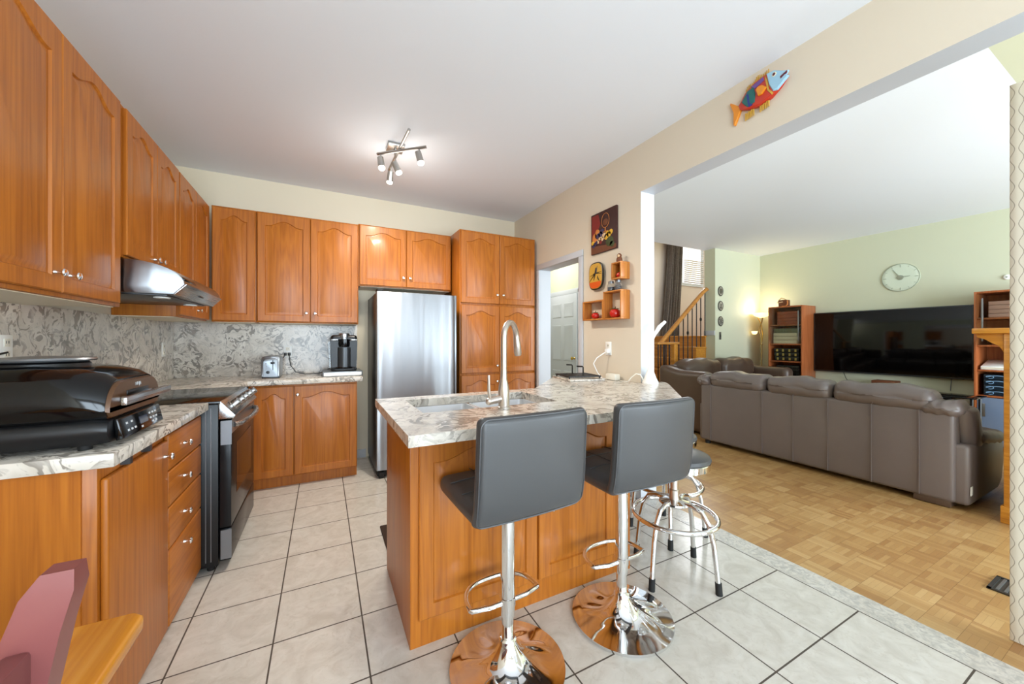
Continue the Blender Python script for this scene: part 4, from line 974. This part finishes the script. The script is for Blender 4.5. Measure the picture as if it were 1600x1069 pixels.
# clock
M['clock_face'] = mat('frosted_clock_glass', '#D3DBC6', .25, spec=.5); M['clock_mark'] = mat('clock_marks', '#98A08D', .4); M['clock_steel'] = mat('clock_steel', '#A9AE9F', .3, .7)
r = thing('wall_clock', 'large pale frosted glass wall clock above the television', 'clock', (7.84, -1.49, 2.19))
RX_ = RY(-PI/2); cc = (7.849, -1.49, 2.185)
MB().lathe([(0, 0), (.195, 0), (.195, .008), (.19, .011), (.15, .0112), (0, .0112)], cc, 48, RX_).build('dial', 'clock_face', r)
MB().tube([(7.836, -1.49+.193*math.cos(2*PI*k/48), 2.185+.193*math.sin(2*PI*k/48)) for k in range(48)], .0025, 8, closed=True).build('rim', 'clock_steel', r)
for k in range(12):
    a = k*PI/6; c, s = math.cos(a), math.sin(a); L = .035 if k % 3 == 0 else .022
    MB().tube([(7.8365, -1.49+c*.18, 2.185+s*.18), (7.8365, -1.49+c*(.18-L), 2.185+s*(.18-L))], .004 if k % 3 == 0 else .0025, 6).build('hour_mark', 'clock_mark', r)
MB().lathe([(0, 0), (.034, 0), (.032, .012), (.01, .016), (0, .016)], (7.837, -1.49, 2.185), 24, RX_).build('hub', 'clock_steel', r)
MB().tube([(7.829, -1.49, 2.185), (7.829, -1.415, 2.305)], [.006, .003], 8).build('minute_hand', 'clock_mark', r)
MB().tube([(7.826, -1.49, 2.185), (7.826, -1.59, 2.195)], [.006, .003], 8).build('hour_hand', 'clock_mark', r)
r = thing('wall_sensor', 'small round white sensor high on the green wall by the patterned curtain', 'sensor', (7.84, -2.405, 2.05))
MB().lathe([(0, 0), (.03, 0), (.03, .012), (.02, .022), (0, .024)], (7.849, -2.405, 2.05), 20, RX_).build('housing', 'plastic_white', r)
MB().lathe([(0, 0), (.009, 0), (.006, .005), (0, .006)], (7.825, -2.405, 2.05), 14, RX_).build('lens', 'clock_mark', r)

# bookcases with stacked volumes
M['bk_rust'] = mat('book_rust', '#9C4A2C', .5); M['bk_cream'] = mat('book_cream', '#DCC8A8', .5); M['bk_olive'] = mat('book_olive', '#6F6B50', .5)
M['bk_black'] = mat('book_black', '#17140F', .35); M['bk_gold'] = mat('book_gilt', '#B6A25A', .35, .6); M['bk_pink'] = mat('book_salmon', '#B78A78', .5)
M['bk_navy'] = mat('book_navy', '#13222F', .35); M['bk_blue'] = mat('book_swirl', '#7DA2C4', .4); M['page'] = mat('book_pages', '#DDD3BE', .7); M['smoke'] = mat('smoked_door', '#6F7E97', .25)
def bookcase(label, y0, y1, doors):
    r = thing('bookcase', label, 'bookcase', (7.62, (y0+y1)/2, 0)); x0, x1 = 7.42, 7.845
    MB().box(x0, x1, y1-.02, y1, 0, 1.865, .002).build('side_panel', 'cherry', r); MB().box(x0, x1, y0, y0+.02, 0, 1.865, .002).build('side_panel', 'cherry', r)
    MB().box(x0, x1, y0+.02, y1-.02, 1.843, 1.865, .002).build('top', 'cherry', r)
    MB().box(x1-.012, x1, y0+.02, y1-.02, .05, 1.843).build('rear_panel', 'cherry', r)
    for z in (.05, .345, .645, .945, 1.235, 1.555): MB().box(x0+.012, x1-.012, y0+.02, y1-.02, z-.02, z, .002).build('shelf', 'cherry', r)
    g_ = MB().box(x0-.006, x0-.001, y0+.012, y1-.012, 1.24 if doors else 1.24, 1.84).build('glass_door', 'glass', r)
    MB().box(x0-.02, x0-.006, doors-.008, doors+.008, 1.28, 1.78, .004).build('handle', 'steel', g_)
    return r
bookcase('cherry bookcase with a glass upper door between the floor lamp and the television', -.478, .03, -.43)
bookcase('cherry bookcase with a glass upper door at the far end of the television', -2.80, -2.235, -2.30)
def book(label, group, y0, y1, z0, h, m, orn=None, x0=7.46, d=.26):
    r = thing('book', label, 'book', (x0+d/2, (y0+y1)/2, z0), group=group)
    MB().box(x0, x0+d, y0, y1, z0+.0005, z0+h, .005).build('cover', m, r)
    if orn == 'gilt':
        mb = MB()
        for t_ in (.12, .36, .62, .86):
            y = y0+(y1-y0)*t_; mb.box(x0-.001, x0+.002, y-.014, y+.014, z0+h*.2, z0+h*.8)
        mb.build('gilt_tooling', 'bk_gold', r)
    if orn == 'bands':
        mb = MB()
        for t_ in (.1, .3, .5, .7, .9): y = y0+(y1-y0)*t_; mb.box(x0-.001, x0+.002, y-.004, y+.004, z0+h*.15, z0+h*.85)
        mb.build('raised_bands', 'dark_metal', r)
    if orn == 'swirl':
        L = y1-y0; mb = MB()
        mb.tube([(x0-.001, y1-.02-L*.86*k/24, z0+h*(.5+.3*math.sin(k/24*2.2*PI))) for k in range(25)], .0035, 6)
        mb.tube([(x0-.001, y1-.045+.028*math.cos(k/12*5), z0+h*.5+.016*math.sin(k/12*5)) for k in range(13)], .003, 6)
        mb.build('swirl_pattern', 'bk_blue', r)
    return r
GL = 'lamp-side bookcase'; GR = 'bookcase past the television'
z = 1.5555
for k, h in enumerate((.058, .05, .06, .05)):
    book('rust-red book in the flat stack on top shelf of the '+GL, 'rust books '+GL, -.40+.01*(k % 2), -.09, z, h, 'bk_rust'); z += h+.001
z = 1.2355
for k, h in enumerate((.062, .06, .058)):
    book('cream book in the flat stack behind glass, '+GL, 'cream books '+GL, -.385-.01*(k % 2), -.03, z, h, 'bk_cream'); z += h+.001
book('olive topmost book on the cream stack in the '+GL, None, -.41, -.04, z, .075, 'bk_olive')
z = .9455
for k, h in enumerate((.07, .07, .068)):
    book('black book with gilt spine, stacked below the glass, '+GL, 'gilt black books '+GL, -.41, -.05+.006*k, z, h, 'bk_black', 'gilt'); z += h+.001
z = .6455
for k, h in enumerate((.055, .055, .055, .055)):
    book('black ribbed book in the lowest stack, '+GL, 'ribbed black books '+GL, -.42, -.06-.006*k, z, h, 'bk_black', 'bands'); z += h+.001
z = 1.5555
for k, h in enumerate((.045, .045, .05, .045)):
    book('salmon book stacked behind the top glass, '+GR, 'salmon books '+GR, -2.74, -2.335, z, h, 'bk_pink'); z += h+.001
z = 1.2355
book('brown book on the lower glazed shelf, '+GR, None, -2.74, -2.36, z, .07, 'bk_rust')
book('olive book on top of the brown one, '+GR, None, -2.74, -2.38, z+.0715, .07, 'bk_olive')
r = thing('binder', 'white binder lying flat on an open shelf, '+GR, 'binder', (7.6, -2.4, .945))
MB().prism([(7.45, .9455), (7.75, .9455), (7.75, 1.055), (7.45, .985)], 'y', -2.50, -2.28, .004).build('cover', 'plastic_white', r); MB().box(7.447, 7.452, -2.49, -2.29, .952, .975).build('label_edge', 'page', r)
for k in range(3):
    o = MB().lathe([(0, .9455), (.026, .9455), (.026, 1.06), (.012, 1.09), (.012, 1.12), (0, 1.12)], (7.50+.06*k, -2.535-.02*k, 0), 18).build('bottle', 'bk_navy', None, (7.5+.06*k, -2.535-.02*k, .945))
    tag(o, 'dark bottle beside the white binder on the open shelf', 'bottle', 'dark bottles beside the binder')
z = .6455
for k in range(4):
    book('navy book with pale blue swirl on the spine, '+GR, 'navy swirl books', -2.72, -2.30, z, .06, 'bk_navy', 'swirl'); z += .0615
o = MB().box(7.425, 7.431, -2.77, -2.26, .07, .62, .001).build('smoked_glass_door', 'smoke', bpy.data.objects['bookcase.001'])
MB().box(7.41, 7.425, -2.32, -2.30, .40, .55, .003).build('handle', 'steel', o)
r = thing('camera_case', 'little brown leather case with a strap on top of the '+GL, 'case', (7.6, -.13, 1.865))
MB().box(7.54, 7.66, -.195, -.065, 1.8655, 1.985, .012).build('case', 'p_br', r)
MB().tube([(7.55, -.19, 1.955), (7.56, -.16, 2.0), (7.57, -.10, 2.02), (7.58, -.06, 1.99), (7.535, -.06, 1.94), (7.53, -.14, 1.95)], .008, 8).build('strap', 'p_cream', r)
MB().tube([(7.535, -.21, 1.97), (7.53, -.215, 1.90), (7.50, -.20, 1.872), (7.48, -.15, 1.872)], .008, 8).build('strap_end', 'p_or', r)

# torchiere floor lamp
M['lamp_glass'] = mat('amber_lamp_glass', '#F3DDB0', .4, emit='#FFD99A', es=2.0)
r = thing('floor_lamp', 'brass torchiere floor lamp with a lit glass bowl in the corner', 'floor lamp', (7.56, .22, 0))
lx, ly = 7.56, .215
MB().lathe([(0, 0), (.14, 0), (.14, .015), (.05, .03), (.018, .05), (0, .05)], (lx, ly, 0), 28).build('base', 'brass', r)
MB().cyl((lx, ly, .04), (lx, ly, 1.22), .013, n=14).sphere((lx, ly, 1.22), .02, 12).build('pole', 'brass', r)
MB().tube([(lx, ly, 1.22), (lx+.0, ly+.01, 1.35), (lx, ly+.04, 1.5), (lx, ly-.0, 1.62), (lx, ly-.02, 1.72)], .012, 10).build('curved_stem', 'brass', r)
MB().tube([(lx, ly, 1.22), (lx, ly-.02, 1.40), (lx, ly+.0, 1.55), (lx, ly+.06, 1.70), (lx, ly+.07, 1.735)], .008, 8).build('scroll', 'gold', r)
MB().lathe([(.02, 1.70), (.05, 1.705), (.11, 1.735), (.145, 1.775), (.15, 1.785), (.143, 1.783), (.10, 1.745), (.03, 1.718)], (lx, ly, 0), 36).build('bowl', 'lamp_glass', r)
o = MB().tube([(lx, ly+.02, 1.42), (lx-.02, ly+.08, 1.44), (lx-.03, ly+.1, 1.43)], .007, 8).build('reading_arm', 'brass', r)
MB().lathe([(0, 0), (.03, .005), (.045, .03), (.05, .06), (.045, .06), (0, .02)], (lx-.03, ly+.105, 1.40), 20).build('reading_shade', 'lamp_glass', o)
point('torchiere_glow', (lx, ly, 1.86), 5, (1, .86, .64), .08)

# oval plaques and switch
M['oval'] = mat('bronze_plaque', '#5E5A50', .5, .4); M['oval2'] = mat('plaque_relief', '#A39C8C', .5)
for z, lab in ((2.144, 'highest of the three oval plaques on the green wall by the stairs'), (1.889, 'middle one of the three oval plaques on the green wall by the stairs'), (1.623, 'lowest of the three oval plaques, above the wall switch')):
    r = thing('oval_plaque', lab, 'plaque', (6.66, .39, z), group='oval plaques by the stairs')
    R_ = RX(PI/2); el = Matrix.Diagonal((1, 1, 1, 1))
    def ell(a, y, n=32): return [(6.66+.072*a*math.cos(2*PI*k/n), y, z+.088*a*math.sin(2*PI*k/n)) for k in range(n)]
    MB().loft([ell(.95, .399), ell(1, .392), ell(.9, .384), ell(.78, .384)], True, True, False).build('rim', 'oval', r)
    MB().loft([ell(.78, .388), ell(.3, .386)], True, False, True).build('ground', 'oval2', r)
    mb = MB()
    if z > 2: mb.loft([ell(.55, .387), ell(.5, .381)], True, False, True)
    elif z > 1.8: mb.sphere((6.66, .385, z+.015), (.02, .006, .026), 12).sphere((6.66, .385, z-.03), (.032, .006, .022), 12)
    else:
        for k in range(4): a = k*PI/4+.3; mb.tube([(6.66-.05*math.cos(a), .384, z-.06*math.sin(a)), (6.66+.05*math.cos(a), .384, z+.06*math.sin(a))], .006, 6)
    mb.build('relief', 'oval', r)
r = thing('wall_switch', 'dark wall switch plate below the oval plaques', 'switch', (6.65, .395, 1.37))
MB().box(6.625, 6.675, .391, .399, 1.305, 1.435, .003).build('cover_plate', 'oval', r); MB().box(6.64, 6.66, .387, .392, 1.345, 1.395, .002).build('toggle', 'black', r)

# ================================================================ STAIRS
mb = MB()
for k in range(7):
    x = 5.03+.245*k; top = (k+1)*.1965
    mb.box(x, 6.5+.02, .57, 1.695, top-.1965, top-.03)
    mb.box(x-.025, 6.5+.02, .555, 1.695, top-.03, top, .006)
struct(mb.build('stairs', 'stair'))
struct(MB().box(6.52, 9.1, .6, 1.7, 1.20, 1.375).build('floor_landing', 'stair'))
r = thing('stair_railing', 'oak handrail on thin black iron balusters along the stairs', 'railing', (5.6, .55, 0))
def rz(x): return 1.255+(x-5.36)*.832
MB().tube([(5.36, .55, 1.24), (5.42, .55, 1.295), (6.42, .55, rz(6.42)), (6.50, .55, rz(6.48)), (6.515, .55, rz(6.48)-.02)], .034, 14).build('handrail', 'stair_rail', r)
MB().box(5.20, 5.70, .46, .54, 1.225, 1.262, .01).build('guard_rail', 'stair_rail', r)
MB().box(5.575, 5.655, .46, .535, 0, 1.226, .006).build('newel_post', 'stair', r)
for k in range(10):
    x = 5.47+.112*k; step = max(0, int((x-5.005)/.245)+1)*.1965
    o = MB().cyl((x, .56, step), (x, .56, rz(x)-.01), .0085, n=8).build('baluster', 'black_iron', r)
    if k % 3 == 2: MB().sphere((x, .56, (step+rz(x))/2+.02), (.019, .019, .035), 12).build('knuckle', 'black_iron', o)
for x in (5.25, 5.31, 5.37, 5.43, 5.50): MB().cyl((x, .50, 0), (x, .50, 1.226), .0085, n=8).build('baluster', 'black_iron', r)
r = thing('hanging_sign', 'small dark square plate hung on a stair baluster', 'sign', (6.02, .53, .85))
MB().box(5.94, 6.10, .525, .545, .79, .92, .004).build('plate', 'dark_metal', r); MB().box(5.955, 6.085, .523, .526, .805, .905).build('face', 'clock_mark', r)
M['sign_hook'] = M['black_iron']
r = thing('window_blind', 'white slatted blind half open in the stair window', 'blind', (7.63, 1.63, 2.52))
for k in range(22):
    z = 2.535+k*.042
    MB(T(7.63, 1.625, z) @ RX(math.radians(-14 if k < 12 else 11))).box(-.31, .31, -.022, .022, -.0015, .0015).build('slat', 'blind', r)
MB().box(7.32, 7.94, 1.60, 1.65, 3.43, 3.47).build('head_rail', 'white', r)
for x in (7.42, 7.84): MB().cyl((x, 1.60, 2.52), (x, 1.60, 3.44), .002, n=6).build('cord', 'white', r)
# curtain swept aside at the landing
def drape(name, label, xt0, xt1, xb0, xb1, z0, z1, y):
    mb = MB(); n, mz = 60, 16; loops = []
    for j in range(mz+1):
        q = j/mz; z = z0+(z1-z0)*q; s_ = (1-q)**1.6
        a, b_ = xt0+(xb0-xt0)*s_, xt1+(xb1-xt1)*s_; f = [];bk_ = []
        for i in range(n+1):
            u = i/n; yy = y+.035*math.sin(u*2*PI*5.5)+.012*math.sin(u*17+q*3)
            f.append((a+(b_-a)*u, yy, z)); bk_.append((a+(b_-a)*u, yy+.006, z))
        loops.append(f+bk_[::-1])
    mb.loft(loops); o = mb.build(name, 'curtain', None, ((xt0+xt1)/2, y, z0), 60); tag(o, label, 'curtain')
drape('curtain', 'long grey-brown curtain hanging from the stair window to the landing', 6.80, 7.22, 6.62, 7.05, 1.385, 3.55, 1.57)
tag(MB().cyl((6.6, 1.60, 3.585), (8.3, 1.60, 3.585), .014).sphere((6.6, 1.60, 3.585), .03).sphere((8.3, 1.60, 3.585), .03).cyl((6.7, 1.60, 3.585), (6.7, 1.70, 3.585), .008).cyl((8.2, 1.6, 3.585), (8.2, 1.7, 3.585), .008).build('curtain_rod', 'black_iron', None, (7.4, 1.6, 3.585)), 'dark rod above the stair window carrying the grey curtain', 'curtain rod')

# ================================================================ FIREPLACE MANTEL, CURTAIN PANEL, VENT
r = thing('fireplace_mantel', 'oak fireplace mantel with a corbelled shelf, half hidden by the patterned curtain', 'mantel', (5.4, -2.95, 0))
MB().box(4.78, 6.2, -3.005, -2.745, 1.335, 1.375, .006).build('shelf', 'stair', r)
for x0 in (4.80, 6.02):
    lg = MB().box(x0, x0+.16, -3.005, -2.885, .0, 1.335, .004).box(x0-.01, x0+.17, -3.005, -2.872, 0, .12, .004).build('leg', 'stair', r)
    MB().prism([(-2.885, 1.335), (-2.76, 1.335), (-2.765, 1.31), (-2.80, 1.295), (-2.83, 1.27), (-2.865, 1.245), (-2.885, 1.20)], 'x', x0+.01, x0+.15, .002).build('corbel', 'stair', lg)
MB().box(4.96, 6.02, -3.005, -2.93, 1.0, 1.335, .004).build('frieze', 'stair', r)
MB().box(4.96, 6.02, -3.008, -2.99, 0, 1.0).build('firebox', 'black', r)
mb = MB(); n = 60; f, bk_ = [], []
pts = [(3.158, -3.174)]+[(3.155+.010*math.sin((i/40)*PI*6)*(i > 4), -3.176-.9*i/40) for i in range(41)]
loop = pts+[(x+.012, y) for x, y in pts[::-1]]
mb.loft([[(x, y, z) for x, y in loop] for z in (.004, .6, 1.2, 1.8, 2.378)])
tag(mb.build('patterned_drape', 'ogee', None, (3.155, -3.6, 0), 60), 'cream fabric panel with wavy brown lines at the edge of the opening', 'curtain')
r = thing('floor_vent', 'dark metal floor register in the parquet beside the patterned curtain', 'floor vent', (3.69, -3.08, 0))
mb = MB().box(3.60, 3.80, -3.33, -3.03, .0002, .004).box(3.60, 3.615, -3.33, -3.03, .004, .008).box(3.785, 3.80, -3.33, -3.03, .004, .008).box(3.60, 3.80, -3.33, -3.315, .004, .008).box(3.60, 3.80, -3.045, -3.03, .004, .008)
mb.build('frame', 'dark_metal', r)
for k in range(10): MB().box(3.618, 3.782, -3.30+k*.026, -3.29+k*.026, .004, .0075).build('slat', 'grey_metal', r)

# ================================================================ TABLE AND CHAIR BESIDE THE CAMERA
r = thing('dining_table', 'honey oak dining table corner at the end of the left cabinets', 'table', (-.3, -3.3, 0))
MB().prism([(-.55, -4.2), (.20, -4.2), (.222, -4.18), (.222, -2.608), (.204, -2.59), (-.55, -2.59)], 'z', .71, .74, .007, seg=3).build('tabletop', 'table', r)
for x in (-.48, .12):
    for y in (-4.1, -2.72): MB().tube([(x, y, 0), (x, y, .2), (x, y, .6), (x, y, .711)], [.022, .035, .04, .04], 14).build('leg', 'red_wood', r)
MB().box(-.46, .10, -4.08, -2.74, .64, .71).build('apron', 'red_wood', r)
r = thing('dining_chair', 'red painted wooden chair with a ladder back at the oak table', 'chair', (.1, -3.25, 0))
def post(y):
    mb = MB(); loops = []
    for (x, z, w2, t2) in ((.20, 0, .018, .014), (.20, .45, .02, .015), (.25, .80, .02, .015), (.283, .99, .0205, .015), (.294, 1.03, .019, .014), (.300, 1.05, .012, .011)):
        loops.append([(x-w2, y-t2, z), (x+w2, y-t2, z), (x+w2, y+t2, z), (x-w2, y+t2, z)])
    return mb.loft(loops)
for y in (-3.043, -3.43): post(y).build('back_post', 'red_wood', r)
for z, x in ((.95, .274), (.80, .25)): MB().box(x-.010, x+.010, -3.43, -3.043, z-.03, z+.03, .004).build('back_rail', 'red_wood', r)
MB().box(-.24, .19, -3.45, -3.02, .43, .46, .012).build('seat', 'red_wood', r)
for y in (-3.06, -3.41): MB().tube([(-.2, y, 0), (-.2, y, .43)], .02, 12).build('leg', 'red_wood', r)
for z in (.18, .25): MB().cyl((-.2, -3.06, z), (.165, -3.05, z), .011).cyl((-.2, -3.41, z), (.165, -3.42, z), .011).build('stretcher', 'red_wood', r)
